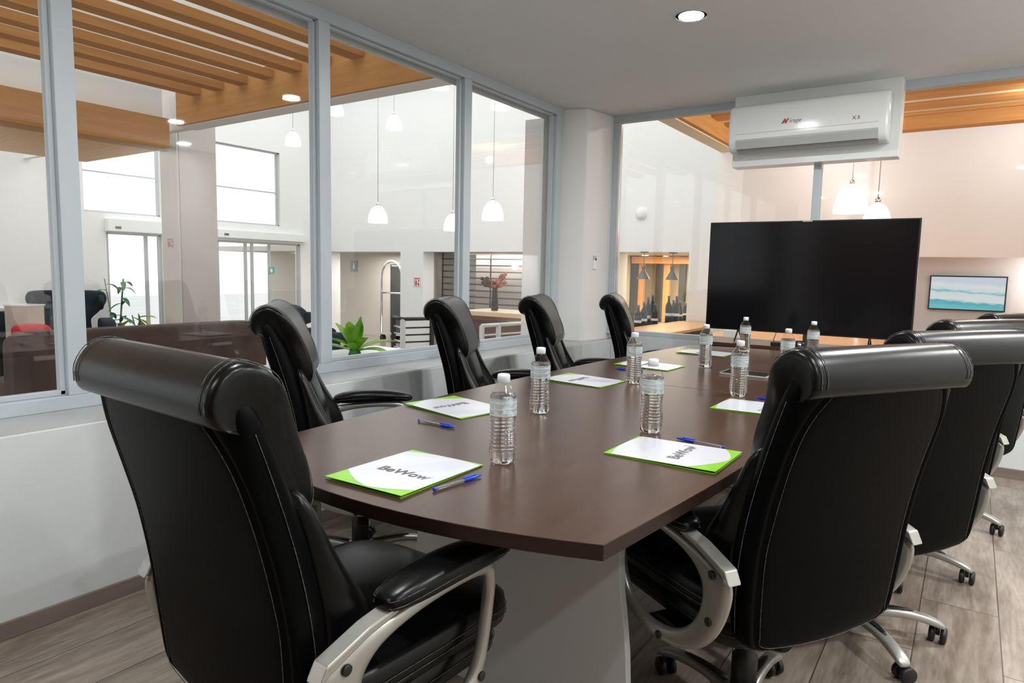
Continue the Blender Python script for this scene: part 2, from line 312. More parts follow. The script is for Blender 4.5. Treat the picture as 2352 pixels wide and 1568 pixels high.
# z : y of the rear face, half width, thickness
SPINE = [(.372,-.228,.150,.045),(.383,-.233,.215,.06),(.40,-.238,.238,.075),(.50,-.245,.250,.085),(.62,-.256,.255,.085),(.74,-.278,.253,.08),(.86,-.312,.250,.078),(.95,-.342,.248,.074),(1.0,-.360,.246,.070),(1.03,-.364,.23,.05)]
def spine(z): return interp(SPINE, z)
def make_chair(label):
    t = thing('office_chair', label, 'chair', group='black leather office chairs around the meeting table')
    # backrest shell : rear panel + rolled side bolsters
    rings = []; zs = [.372,.378,.39,.41,.45,.50,.56,.62,.68,.74,.80,.86,.91,.95,.98,1.0,1.02,1.03]
    for z in zs:
        y, w, d = spine(z)
        wp = w-.028-.055*max(0,(z-.86)/.14)**2.2
        pts = []
        # rear face left to right
        for k in range(13):
            u = -1+2*k/12; x = wp*u; pts.append((x, y-.010*(1-u*u)-.002, z))
        side = [(wp+.003, y+.007),(wp+.012,y-.002),(wp+.024,y+.002),(w-.003,y+.016),(w,y+.034),(w-.004,y+.055),(w-.018,y+d-.008),(w-.04,y+d)]
        pts += [(x, yy, z) for x, yy in side]
        pts += [(x, y+d-.004, z) for x in (w*.5, 0, -w*.5)]
        pts += [(-x, yy, z) for x, yy in reversed(side)]
        rings.append(pts)
    MB().loft(rings, True).build('backrest', 'leather_panel', t, sub=1)
    # front cushion with side wings
    rings = []
    for z, wf, dc, dw in [(.45,.20,.02,.03),(.47,.235,.045,.07),(.52,.255,.055,.105),(.58,.262,.058,.105),(.64,.262,.054,.082),(.70,.254,.048,.055),(.76,.246,.042,.040),(.82,.238,.036,.034),(.87,.225,.02,.02)]:
        y, w, d = spine(z); y0 = y+d-.03
        prof = [(-wf+.012,0),(-wf,.4*dw),(-wf+.006,.75*dw),(-wf+.03,dw),(-wf+.06,.95*dw),(-wf+.085,.8*dw),(-.155,.45*dw+.01),(-.145,dc*.55),(-.13,dc*.85),(-.08,dc),(0,dc*1.04)]
        prof = prof+[(-a, b) for a, b in reversed(prof[:-1])]
        pts = [(x, y0+.03+b, z) for x, b in prof]+[(wf-.03,y0,z),(0,y0,z),(-wf+.03,y0,z)]
        rings.append(pts)
    MB().loft(rings, True).build('back_cushion', 'leather', t, sub=1)
    # headrest pillow rolled over the top
    prof = [(-.203,.786),(-.176,.795),(-.165,.83),(-.178,.89),(-.203,.95),(-.232,1.01),(-.264,1.054),(-.302,1.077),(-.334,1.083),(-.364,1.068),(-.383,1.036),(-.384,1.004),(-.372,.982),(-.352,.982),(-.300,.975),(-.280,.93),(-.262,.88),(-.245,.83),(-.232,.80)]
    cy = sum(p[0] for p in prof)/len(prof); cz = sum(p[1] for p in prof)/len(prof)
    def pf(a, b): return 1-.20*max(0,min(1,(1.05-b)/.09))*max(0,min(1,(a+.335)/.05))
    rings = []
    for x, k in [(-.246,.84),(-.244,.93),(-.237,.98),(-.225,.995),(-.20,1.0),(-.1,1.006),(0,1.008),(.1,1.006),(.20,1.0),(.225,.995),(.237,.98),(.244,.93),(.246,.84)]:
        rings.append([(x*pf(a,b), cy+(a-cy)*k, cz+(b-cz)*k) for a, b in prof])
    hr = MB().loft(rings, True).build('headrest', 'leather', t, sub=1)
    # stitching on the headrest and the back panel
    for sx in (-1, 1):
        for x, k in ((.231,.985),(.216,.992)):
            MB().tube(smoothpts([(sx*x*pf(a,b), cy+(a-cy)*k, cz+(b-cz)*k) for a, b in prof[:12]], 3), .0009, 5).build('stitching', 'thread', hr)
    st = MB(); L_ = []
    for z in [.995,.95,.90,.84,.78,.70,.62,.54,.46,.42,.402]:
        y, w, d = spine(z); L_.append((-(w-.036-.055*max(0,(z-.86)/.14)**2.2), y-.0035, z))
    y, w, d = spine(.39); L_.append((-(w-.055), y-.006, .388))
    row = L_+[(-.09,y-.0115,.382),(0,y-.0135,.380),(.09,y-.0115,.382)]+[(-a,b,c) for a,b,c in reversed(L_)]
    st.tube(smoothpts(row, 3), .0008, 5).build('stitching', 'thread', t)
    for sx in (-1,1):
        MB().tube(smoothpts([(sx*(spine(z)[1]+.0005), spine(z)[0]+.036, z) for z in (.42,.5,.6,.7,.8,.9,.97)], 3), .0008, 5).build('stitching', 'thread', t)
    # seat : two stacked cushions
    def sh(x, y, z): return x, y, z-.16*max(0, y-.14)**1.5*2+.012*(1-min(1,(x/.26)**2))*(1 if z > 0 else 0)+(.02*max(0,abs(x)/.26-.6) if z>0 else 0)
    MB().sell((0,.075,.452), (.262,.293,.048), .45, .38, 36, 14, sh).build('seat_cushion', 'leather', t)
    MB().sell((0,.062,.385), (.25,.274,.042), .5, .38, 36, 14, sh).build('seat_base_cushion', 'leather', t)
    st = MB()
    for cz_, ax_, ay_ in ((.462,.263,.294),(.446,.263,.294),(.392,.251,.275)):
        pts = []
        for j in range(40):
            th = 2*math.pi*j/40; pw = lambda v: math.copysign(abs(v)**.38, v)
            kk = (1-min(1,abs(cz_-(.452 if cz_>.42 else .385))/.048)**(2/.45))**(.45/2)
            x, y, z = pw(math.cos(th))*ax_*kk, pw(math.sin(th))*ay_*kk, cz_-.452
            x, y, z = sh(x, y, 0); pts.append((x, y+.075-(.013 if cz_<.42 else 0), cz_+z))
        MB().tube(pts, .0008, 5, closed=True).build('stitching', 'thread', t)
    # arms
    OUT = [(-.235,.575),(-.15,.607),(-.05,.622),(.08,.630),(.19,.628),(.207,.612),(.198,.53),(.182,.44),(.165,.375),(.125,.328),(.03,.308),(-.07,.322),(-.165,.365),(-.222,.435),(-.248,.51),(-.252,.555)]
    INN = [(-.135,.548),(-.11,.572),(-.04,.592),(.06,.602),(.160,.600),(.176,.588),(.171,.53),(.156,.455),(.138,.40),(.10,.366),(.03,.352),(-.05,.364),(-.108,.400),(-.142,.445),(-.155,.49),(-.152,.525)]
    for sx in (-1, 1):
        x0, x1 = (.280, .310) if sx > 0 else (-.310, -.280)
        a = MB().frame(OUT, INN, x0, x1).build('armrest', 'silver', t, bevel=0, sub=2)
        xm = .296*sx
        # flared rear cap
        cap = MB(); pr = [(-.254,.562),(-.238,.592),(-.15,.622),(-.085,.634),(-.085,.622),(-.15,.607),(-.232,.575)]
        cap.prism(pr, xm-.017, xm+.019, 'yz'); cap.build('rear_cap', 'silver', a, bevel=.003)
        rings = []
        for y, hw, hh in [(-.112,.012,.006),(-.108,.024,.014),(-.09,.034,.020),(-.05,.043,.027),(.02,.046,.029),(.10,.045,.028),(.17,.041,.025),(.215,.031,.018),(.232,.020,.012),(.236,.010,.006)]:
            zc = .640+.014*(1-((y-.06)/.175)**2); ring = []
            for j in range(16):
                th = 2*math.pi*j/16; ring.append((xm+hw*math.copysign(abs(math.cos(th))**.7, math.cos(th)), y, zc+hh*math.copysign(abs(math.sin(th))**.8, math.sin(th))))
            rings.append(ring)
        MB().loft(rings, True).build('arm_pad', 'leather', a, sub=1)
        st = MB()
        for hz, kk in ((-.004,1.012),(.008,.955)):
            pts = []
            for s_ in (1,-1):
                ys = [(-.108,.024),(-.09,.034),(-.05,.041),(.02,.044),(.10,.042),(.17,.038),(.215,.031),(.232,.020)]
                for y, hw in (ys if s_ > 0 else reversed(ys)):
                    zc = .640+.014*(1-((y-.06)/.175)**2); pts.append((xm+s_*hw*kk, y, zc+hz))
            MB().tube(pts, .0008, 5, closed=True).build('stitching', 'thread', a)
        bl = MB()
        xo = x1 if sx > 0 else x0
        for y, z in ((-.196,.566),(-.192,.455),(-.02,.336),(.150,.385)):
            MB().lathe([(.0,-.002),(.010,-.002),(.010,.002),(.008,.0035),(0,.004)] if sx>0 else [(0,.002),(.010,.002),(.010,-.002),(.008,-.0035),(0,-.004)], (xo,y,z), 14, axis='x').build('bolt_cover', 'black_plastic', a)
        br = B((min(.2*sx,.292*sx),-.06,.330),(max(.2*sx,.292*sx),.06,.348)); br.build('arm_bracket', 'black_plastic', a, bevel=.003)
    # mechanism
    mb = MB().prism([(-.12,.345),(-.10,.305),(-.03,.285),(.06,.295),(.12,.345)], -.09, .09, 'yz')
    mb.lathe([(.0,.205),(.026,.207),(.028,.25),(.024,.265),(.012,.27),(.012,.30)], (0,.11,0), 16)
    mb.tube([(.09,.0,.325),(.20,.0,.32),(.27,.0,.322)], .006, 8)
    mb.build('tilt_mechanism', 'black_plastic', t, bevel=.004)
    MB().lathe([(.034,.09),(.034,.20),(.026,.205),(.026,.26),(.018,.262),(.018,.31)], (0,0,0), 20).build('gas_lift', 'black_plastic', t)
    MB().lathe([(.030,.052),(.045,.058),(.047,.075),(.042,.094),(.036,.10)], (0,0,0), 20).build('hub', 'silver', t)
    a0 = {'v': 0.0}
    for k in range(5):
        ca = a0['v']+2*math.pi*k/5
        rings = []
        for r_, z, hw, hh in [(.02,.078,.026,.018),(.06,.086,.026,.017),(.12,.094,.022,.015),(.19,.092,.020,.014),(.25,.080,.021,.014),(.29,.066,.022,.013),(.305,.058,.018,.008)]:
            ring = []
            for j in range(12):
                th = 2*math.pi*j/12; u = hw*math.copysign(abs(math.cos(th))**.6, math.cos(th)); v = hh*math.copysign(abs(math.sin(th))**.6, math.sin(th))
                ring.append((r_*math.cos(ca)-u*math.sin(ca), r_*math.sin(ca)+u*math.cos(ca), z+v))
            rings.append(ring)
        lg = MB().loft(rings, True).build('leg', 'silver', t, sub=1)
        rings = []
        for r_, z, hw in [(.05,.104,.012),(.10,.1085,.013),(.15,.109,.012),(.19,.1065,.008),(.205,.103,.003)]:
            ring = []
            for j in range(8):
                th = 2*math.pi*j/8; u = hw*math.cos(th); v = .002*math.sin(th)
                ring.append((r_*math.cos(ca)-u*math.sin(ca), r_*math.sin(ca)+u*math.cos(ca), z+v))
            rings.append(ring)
        MB().loft(rings, True).build('foot_pad', 'black_plastic', lg)
        cs = MB(); cx_, cy_ = .285*math.cos(ca), .285*math.sin(ca); sw = ca+1.1+k*1.7
        ux, uy = math.cos(sw), math.sin(sw)
        for off in (-.017, .017):
            pr = [(0,-.009),(.022,-.009),(.0265,-.006),(.0265,.006),(.022,.009),(0,.009)]
            w_ = MB().lathe(pr, (0,0,0), 20, axis='x')
            w_.xf(Matrix.Translation((cx_+ux*.01+off*-uy, cy_+uy*.01+off*ux, .0265)) @ Matrix.Rotation(sw+math.pi/2, 4, 'Z'))
            cs.add(w_.v, w_.f, True)
        cs.tube([(cx_,cy_,.03),(cx_,cy_,.06)], .007, 8)
        cs.build('caster', 'black_plastic', lg)
    return t
# ------------------------------------------------------------------ the meeting room
XL, XG, YF, ZC, XR, YB = -2.5, -2.774, 5.137, 2.503, 1.75, -1.9
LZ = .664       # ledge height
fl = struct(B((XL-.02,YB,-.05),(XR,YF+.02,0)).build('floor', 'floor'))
cl = struct(B((XG-.15,YB,ZC),(XR,YF+.12,ZC+.12)).build('ceiling', 'ceiling'))
wl = MB().box((XG-.15,YB,-.62),(XL,5.262,LZ)); struct(wl.build('wall_left', 'wall', bevel=.006))
# scratched grey paint on the ledge top under the glazing
struct(B((XG-.14,YB,LZ),(XL-.004,5.25,LZ+.002)).build('trim_1', 'ledge'))
struct(B((XL-.0,YF,-.62),(XR,YF+.12,.712)).build('wall_far', 'wall', bevel=.004))
struct(B((XR,YB,-.05),(XR+.1,YF+.12,ZC)).build('wall_right', 'pale_grey'))
struct(B((XG-.15,YB-.1,-.62),(XR+.1,YB,ZC+.1)).build('wall_back', 'brown_front'))
struct(B((-2.5,YB,0),(-2.2,YB+.2,ZC)).build('added_back_column', 'lobby_white'))  # unseen white column added for the television to reflect
struct(B((XL,YB,0),(XL+.012,YF,.058)).build('baseboard_left', 'baseboard', bevel=.002))
struct(B((XL,YF-.012,0),(XR,YF,.062)).build('baseboard_far', 'baseboard', bevel=.002))
# corner pillar standing on the ledge
pl = MB().prism([(-2.80,4.72),(-2.60,4.79),(-2.545,5.09),(-2.545,5.27),(-2.93,5.27),(-2.93,4.72)], LZ, ZC, 'xy')
struct(pl.build('wall_corner', 'pale_grey', bevel=.008))

# left glazing : window_1
w1 = bpy.data.objects.new('window_1', None); col.objects.link(w1); struct(w1)
fx0, fx1 = XG-.075, XG
def fr(name, a, b, bev=.003): return B(a, b).build(name, 'frame', w1, bevel=bev)
fr('bottom_rail', (fx0,YB,LZ+.002), (fx1,4.70,.718)); fr('top_rail', (fx0,YB,2.442), (fx1,4.70,ZC))
fr('bottom_bead', (fx0+.02,YB,.718), (fx1-.028,4.69,.738)); fr('top_bead', (fx0+.02,YB,2.43), (fx1-.028,4.69,2.442))
Y1, Y2, Y3, Y4 = (1.112,1.182), (2.300,2.372), (3.466,3.540), (4.618,4.70)
for a, b in ((-.15,-.08), Y1, Y2, Y3, Y4):
    mu = fr('mullion', (fx0,a,.718), (fx1,b,2.442)); B((fx0+.015,a-.018,.72),(fx1-.028,a,2.44)).build('glazing_bead', 'frame', mu, bevel=.002)
for a, b in ((YB,-.15),(-.08,Y1[0]),(Y1[1],Y2[0]),(Y2[1],Y3[0]),(Y3[1],Y4[0])):
    B((XG-.046,a+.003,.72),(XG-.040,b-.003,2.44)).build('glass_pane', 'glass', w1)
# far glazing : window_2
w2 = bpy.data.objects.new('window_2', None); col.objects.link(w2); struct(w2)
def fr2(name, a, b): return B(a, b).build(name, 'frame', w2, bevel=.003)
fr2('bottom_rail', (-2.545,YF+.0,.712), (XR,YF+.07,.75)); fr2('top_rail', (-2.545,YF,2.448), (XR,YF+.07,ZC))
for a, b in ((-2.545,-2.487),(-.985,-.935),(.58,.64)): fr2('mullion', (a,YF+.002,.75), (b,YF+.068,2.448))
B((-2.49,YF+.0,.75),(-2.472,YF+.03,2.448)).build('glazing_bead', 'chrome', w2, bevel=.002)
for a, b in ((-2.487,-.985),(-.935,.58),(.64,XR)): B((a,YF+.03,.75),(b,YF+.036,2.448)).build('glass_pane', 'glass', w2)

# ceiling downlights
def downlight(x, y, z, label, r=.062, power=26, m='lamp_on', real=True, group='round recessed downlights', warm=(.97,.99,1), size=None):
    t = thing('downlight', label, 'ceiling light', (x,y,z), 0, group)
    MB().lathe([(r*1.25,-.004),(r*1.25,0),(r,0),(r,-.006)], (0,0,0), 32, cap=False).build('trim_ring', 'ring', t, smooth=True)
    MB().lathe([(.0,-.003),(r,-.003),(r,-.0015),(0,-.0015)], (0,0,0), 32).build('diffuser', m, t)
    if real:
        ld = bpy.data.lights.new('downlight_lamp', 'AREA'); ld.shape = 'DISK'; ld.size = .12; ld.energy = power*.75; ld.color = warm
        lo = bpy.data.objects.new('downlight_lamp', ld); col.objects.link(lo); lo.parent = t; lo.location = (0,0,-.02)
    return t
DL = [(-1.26,3.36,'bright round downlight in the meeting room ceiling above the table'),(-1.26,.95,None),(.35,3.36,None),(.35,.95,None),(-1.26,-1.0,None),(1.15,2.1,None),(1.35,4.0,None),(1.15,.2,None),(-2.1,-1.3,None)]
downlight(DL[0][0], DL[0][1], ZC, DL[0][2], group='meeting room downlights')
for x, y, _ in DL[1:]:  # unseen lamps; right-hand and back-corner ones added to brighten
    ld = bpy.data.lights.new('unseen_ceiling_lamp', 'AREA'); ld.shape = 'DISK'; ld.size = .12; ld.energy = 34 if x > .2 and y > 1.5 else (5 if x < -2 else 19); ld.color = (.97,.99,1)
    lo = bpy.data.objects.new('unseen_ceiling_lamp', ld); col.objects.link(lo); lo.location = (x,y,ZC-.02)

# air conditioner on a boxed panel
bp = B((-1.522,5.02,2.005),(-.462,YF+.02,ZC)).build('mounting_panel', 'ac', bevel=.004)
tag(bp, 'white boxed panel fixed over the far glazing behind the air conditioner', 'panel')
ac = thing('air_conditioner', 'white split air conditioner hanging above the black television', 'air conditioner', (-1.005,5.02,2.235))
W = .492
prof = [(0,-.14),(-.11,-.155),(-.165,-.135),(-.195,-.085),(-.20,-.03),(-.198,.06),(-.185,.13),(-.165,.155),(-.12,.165),(0,.165)]
rings = []
for x, k in [(-W,.965),(-W+.006,.99),(-W+.02,1),(W-.02,1),(W-.006,.99),(W,.965)]:
    rings.append([(x, y*k, z*k) for y, z in smoothpts([(a,b,0) for a,b in prof], 3) for y, z in [(y, z)]] if False else [(x, p.x*k, p.y*k) for p in smoothpts([(a,b,0) for a,b in prof], 3)])
MB().loft(rings, True).build('body', 'ac', ac)
MB().prism([(-.197,-.072),(-.192,-.088),(-.170,-.130),(-.118,-.1535),(-.116,-.158),(-.178,-.136),(-.2,-.088)], -.44, .44, 'yz').build('air_outlet', 'ac_grey', ac)
B((-.44,-.2015,-.040),(.44,-.196,-.037)).build('panel_seam', 'ac_grey', ac)
MB().prism([(-.186,-.098),(-.150,-.138),(-.154,-.141),(-.190,-.101)], -.41, .41, 'yz').build('louver', 'ac', ac)
B((-.43,-.178,-.139),(.43,-.171,-.133)).build('slot', 'dark_slot', ac)
lg = lettering('M', .042, 'logo_mark', 'ink_red', ac, (-.125,-.2005,.020), (R(90),0,0), bold=.0022, shear=.6)
lettering('irage', .038, 'logo_text', 'ink', ac, (-.055,-.2005,.020), (R(90),0,0), shear=.3)
lettering('X', .034, 'model_mark', 'ink_red', ac, (.300,-.2013,-.002), (R(90),0,0))
lettering('3', .030, 'model_number', 'ink', ac, (.325,-.2013,-.002), (R(90),0,0), bold=.0006)
# remote holder with remote on the pillar
p = at_x(1352,600,-2.57)
rh = thing('remote_holder', 'small white remote control in its holder on the corner pillar', 'remote control', (-2.578,4.93,1.305))
B((0,-.02,-.055),(.018,.02,.02)).build('holder', 'ac', rh, bevel=.004)
B((.004,-.017,-.035),(.014,.017,.055)).build('remote', 'ac_grey', rh, bevel=.003)
B((.018,.0,.015),(.021,.012,.035)).build('hook', 'dark_slot', rh, bevel=.002)
rh.rotation_euler = (0,0,R(-10))

# ------------------------------------------------------------------ meeting table
TZ = .75
tb = thing('meeting_table', 'long dark walnut boat-shaped meeting table on grey pedestals', 'table', (0,0,0))
def half(y):
    u = (y-2.705)/1.69; return .610-.088*abs(u)**2.2
cxT = -1.018
def top_outline(y0, y1, near, far):
    n = 16; Rr = []; Ll = []
    for i in range(n+1):
        y = lerp(y0, y1, i/n); Rr.append((cxT+half(y), y)); Ll.append((cxT-half(y), y))
    out = list(Rr)
    if far: 
        w = half(y1); out += [(cxT+w*math.cos(math.pi*k/16)*1.0 if False else lerp(cxT+w, cxT-w, k/16), y1+.105*(1-(2*k/16-1)**2)) for k in range(1,16)]
    out += list(reversed(Ll))
    if near:
        w = half(y0); out += [(lerp(cxT-w, cxT+w, k/16), y0-.105*(1-(2*k/16-1)**2)) for k in range(1,16)]
    return out
for o_ in (top_outline(1.02,2.7035,True,False), top_outline(2.7065,4.39,False,True)):
    tp = MB().prism(o_, TZ-.030, TZ).build('tabletop', 'walnut', tb, bevel=.0015, seg=2)
    tp.data.materials.append(MT['walnut_edge'])
    for pg in tp.data.polygons:
        if abs(pg.normal.z) < .5: pg.material_index = 1
def pedestal(y):
    L_ = []
    pts = [(.325,TZ-.03),(.318,.62),(.313,.5),(.318,.42),(.330,.34),(.340,.25),(.345,.16),(.345,.0)]
    r_ = [(cxT+.055+a-.03, z) for a, z in pts]; l_ = [(cxT-.055-a+.03, z) for a, z in pts]
    return MB().prism(r_+list(reversed(l_)), y, y+.028, 'xz')
for y in (1.497, 3.85): pedestal(y).build('pedestal', 'pedestal', tb, bevel=.002)
B((cxT-.02,1.52,.18),(cxT+.02,3.85,.62)).build('modesty_panel', 'pedestal', tb, bevel=.002)

# ------------------------------------------------------------------ television on a low cabinet
tv = thing('television', 'large black switched-off television standing below the air conditioner', 'television', (-.948,4.86,.835), R(0))
B((-.655,0,0),(.655,.035,.765)).build('bezel', 'tv_body', tv, bevel=.003)
B((-.645,-.002,.010),(.645,.002,.757)).build('screen', 'tv', tv)
B((-.40,.03,.10),(.40,.075,.5)).build('rear_housing', 'tv_body', tv, bevel=.01)
for sx in (-1, 1):
    MB().tube([(.42*sx,.015,.01),(.42*sx+.0,-.06,-.065),(.42*sx,-.075,-.07)], .006, 8).tube([(.42*sx,.015,.01),(.42*sx,.10,-.065),(.42*sx,.115,-.07)], .006, 8).build('foot', 'tv_body', tv)
B((-.03,-.003,.757),(.03,.001,.763)).build('emblem', 'ac_grey', tv)
cb = thing('low_cabinet', 'low dark walnut cabinet carrying the television against far glazing', 'cabinet', (0,0,0))
B((-1.58,4.66,.732),(-.22,5.10,.758)).build('cabinet_top', 'walnut', cb, bevel=.002)
B((-1.57,4.67,.0),(-.25,5.09,.732)).build('cabinet_body', 'walnut_edge', cb, bevel=.002)
for k in range(3): 
    dr = B((-1.565+.44*k,4.655,.03),(-1.135+.44*k,4.672,.725)).build('door', 'walnut', cb, bevel=.002)
    MB().tube([(-1.17+.44*k,4.65,.5),(-1.17+.44*k,4.635,.5),(-1.17+.44*k,4.635,.62),(-1.17+.44*k,4.65,.62)], .004, 8).build('handle', 'chrome', dr)
p = at_z(1775,800,.758)
bx = B((p.x-.06,4.70,.758),(p.x+.06,4.80,.782)).build('set_top_box', 'tv_body', bevel=.003); tag(bx, 'small flat black box lying on the cabinet below the television', 'set-top box')
tag(MB().tube(smoothpts([(p.x-.055,4.83,.84),(p.x-.06,4.80,.80),(p.x-.058,4.76,.765),(p.x-.05,4.74,.7605)], 5), .0025, 6).build('cable', 'tv_body'), 'thin black cable hanging from the television to the black box', 'cable')
p = at_y(1838,790,4.45)
wc = thing('conference_camera', 'small black conference camera on far table end by bottles', 'camera', (p.x,4.44,TZ))
MB().lathe([(.032,0),(.032,.006),(.012,.012),(.010,.03)], (0,0,0), 18).build('stand', 'tv_body', wc)
MB().sell((0,0,.052),(.036,.026,.026), .7,.7,18,12).build('camera_body', 'tv_body', wc)
MB().lathe([(.014,-.032),(.014,-.022),(.009,-.020)], (0,0,.052), 14, axis='y').build('lens', 'chrome', wc)

# ------------------------------------------------------------------ chairs
ch0 = make_chair('x')
CH = [
 (-1.095,.918,-3, 20, 'black leather office chair at the near left, cut by the bottom edge'),
 (-.434,1.785,59, 27, 'big black leather office chair at the right table corner, back turned'),
 (-.275,2.495,55, -33, 'black office chair directly behind the big right-hand foreground chair'),
 (-.215,3.235,56, 8, 'third black office chair from the front along the right side'),
 (-.095,3.985,60, -2, 'farthest right-hand black office chair, before the lit wall screen'),
 (-2.0,1.85,-42, 30, 'black office chair on window side nearest the camera, beside brown sofa view'),
 (-1.936,2.788,-61, 12, 'second black office chair from the front along the window side'),
 (-1.865,3.53,-67.6, 40, 'third black office chair from the front along the window side'),
 (-1.745,4.31,-68.8, 25, 'farthest window-side black office chair, in front of the corner pillar'),
]
for i, (x, y, a, spin, lb) in enumerate(CH):
    c = ch0 if i == 0 else copy_tree(ch0)
    c.location = (x,y,0); c.rotation_euler = (0,0,R(a)); c['label'] = lb
    for g in c.children:
        if g.name.startswith('leg'): g.rotation_euler = (0,0,R(spin))

# ------------------------------------------------------------------ bottles
def make_bottle(label):
    t = thing('water_bottle', label, 'bottle', group='clear water bottles on the table')
    def rad(z):
        base = [(0,.026),(.004,.030),(.012,.0325),(.03,.0332),(.05,.0332),(.07,.0312),(.085,.0298),(.10,.0305),(.118,.0325),(.160,.0328),(.168,.0322),(.172,.0308),(.197,.0155),(.200,.0142),(.204,.0138)]
        return interp(base, z)[0]
    def ring(z, k=1.0, n=40, inset=0):
        r_ = rad(z); out = []
        for j in range(n):
            a = 2*math.pi*j/n; rr = r_-inset
            if .03 < z < .115: rr += .0016*math.sin(z*2*math.pi/.0095+1.2*math.sin(a*2))
            if z < .022: rr -= .0035*(1-z/.022)*max(0,math.cos(5*a))
            out.append((rr*math.cos(a), rr*math.sin(a), z))
        return out
    zs = [0,.003,.008,.014,.02,.026]+[.03+.0019*i for i in range(46)]+[.118,.13,.14,.15,.16,.165,.168,.170,.172,.178,.186,.192,.197,.200,.204]
    MB().loft([ring(z) for z in zs], True).build('bottle_body', 'shell', t)
    zw = [z for z in zs if z <= .170]
    MB().loft([ring(max(z,.0015), inset=.0006) for z in zw], True).build('water_fill', 'water', t)
    MB().lathe([(.0332,.119),(.0332,.162)], (0,0,0), 40, cap=False).build('paper_label', 'label', t)
    cp = MB(); ringsC = []
    for z, k in [(.199,.93),(.200,1),(.2155,1),(.219,.94),(.220,.8)]:
        ringsC.append([((.0152*k+(.0004 if j % 2 and k == 1 else 0))*math.cos(2*math.pi*j/48), (.0152*k+(.0004 if j % 2 and k == 1 else 0))*math.sin(2*math.pi*j/48), z) for j in range(48)])
    cp.loft(ringsC, True); cp.build('cap', 'cap', t)
    return t
b0 = make_bottle('x')
BT = [(-.928,1.325,0,'nearest water bottle, standing beside the near end folder and pen'),
      (-1.168,1.880,40,'water bottle between the two window-side folders nearest the camera'),
      (-.764,1.862,90,'water bottle behind the nearest right-hand folder and blue pen'),
      (-1.178,2.655,130,'water bottle in front of the third window-side folder'),
      (-.730,2.645,200,'water bottle by the table seam behind the second right-hand folder'),
      (-1.11,3.385,250,'water bottle in front of the farthest window-side folder'),
      (-1.135,4.20,20,'farthest left water bottle, before the television'),
      (-.724,3.44,70,'water bottle half hidden behind the big right chair headrest'),
      (-.738,4.15,110,'farthest right water bottle, beside the conference camera')]
for i, (x, y, a, lb) in enumerate(BT):
    c = b0 if i == 0 else copy_tree(b0); c.location = (x,y,TZ+.0008); c.rotation_euler = (0,0,R(a)); c['label'] = lb

# ------------------------------------------------------------------ folders (local x = reader's right, y = away from the reader)
def make_folder(label):
    t = thing('folder', label, 'folder', group='white and lime presentation folders')
    w, h = .1125, .147
    MB().box((-w,-h+.0015,0),(w-.002,h-.001,.0012)).build('back_cover', 'green', t)
    fc = MB().add([(-w,-h,.0060),(w,-h,.0060),(w,h,.0018),(-w,h,.0018),(-w,-h,.0070),(w,-h,.0070),(w,h,.0028),(-w,h,.0028)],
        [(0,3,2,1),(4,5,6,7),(0,1,5,4),(1,2,6,5),(2,3,7,6),(3,0,4,7)]).build('front_cover', 'green', t)
    def zt(x, y):
        u = (x+w)/(2*w); v = (y+h)/(2*h); return lerp(.0070, .0028, v)+.0004
    low = []; up = []
    for k in range(25):
        u = k/24; x = -w+.0001+(2*w-.0002)*u
        low.append((x, -h+.004+.066*(1-min(1,u/.55))**1.5+.040*max(0,(u-.55)/.45)**1.6))
        up.append((x, h-.0015-.020*(1-min(1,u/.45))**1.6-.010*max(0,(u-.7)/.3)))
    vs = [(x, y, zt(x, y)) for x, y in low]+[(x, y, zt(x, y)) for x, y in up]; n = 25
    MB().add(vs, [(i,i+1,n+i+1,n+i) for i in range(n-1)]).build('white_panel', 'paper', fc)
    lt = lettering('BeWow', .044, 'lettering', 'ink', fc, (.010,-.022,zt(.01,-.022)+.0003), (-.012,0,0), th=.0001, bold=.0013)
    arc = MB().tube(smoothpts([(.070,-.036,zt(.07,-.036)+.0004),(.081,-.026,zt(.08,-.026)+.0004),(.084,-.010,zt(.08,-.01)+.0004),(.078,.002,zt(.08,.0)+.0004)], 4), .0006, 5).build('logo_arc', 'ac_grey', fc)
    return t
f0 = make_folder('x')
FD = [(-1.052,1.118,2,'folder at the near table end in front of the nearest chair'),
      (-.618,1.668,90,'right-hand folder nearest the camera with a blue pen behind it'),
      (-1.43,1.765,-100,'window-side folder nearest the camera, blue pen in front of it'),
      (-1.372,2.567,-93,'second window-side folder from the camera, between two bottles'),
      (-1.345,3.225,-92,'third window-side folder, behind the bottle with green corner showing'),
      (-1.31,3.995,-91,'farthest window-side folder, small and pale beside a bottle'),
      (-.592,2.447,90,'right-hand folder half hidden behind the big foreground chair')]
for i, (x, y, a, lb) in enumerate(FD):
    c = f0 if i == 0 else copy_tree(f0); c.location = (x,y,TZ+.0005); c.rotation_euler = (0,0,R(a)); c['label'] = 'white '+lb if not lb.startswith('white') else lb
# tablet
tl = thing('tablet', 'thin silver tablet lying on the table behind the seam bottle', 'tablet', (-.865,3.27,TZ+.0005), 0)
def rrect(w, h, r, n=5):
    out = []
    for cx_, cy_, a in ((w-r,h-r,0),(-w+r,h-r,90),(-w+r,-h+r,180),(w-r,-h+r,270)):
        for k in range(n+1): out.append((cx_+r*math.cos(R(a+90*k/n)), cy_+r*math.sin(R(a+90*k/n))))
    return out
MB().prism(rrect(.112,.083,.014), 0, .008).build('body', 'tablet', tl, bevel=.001)
MB().prism(rrect(.104,.075,.006), .008, .0084).build('screen', 'tablet_glass', tl)

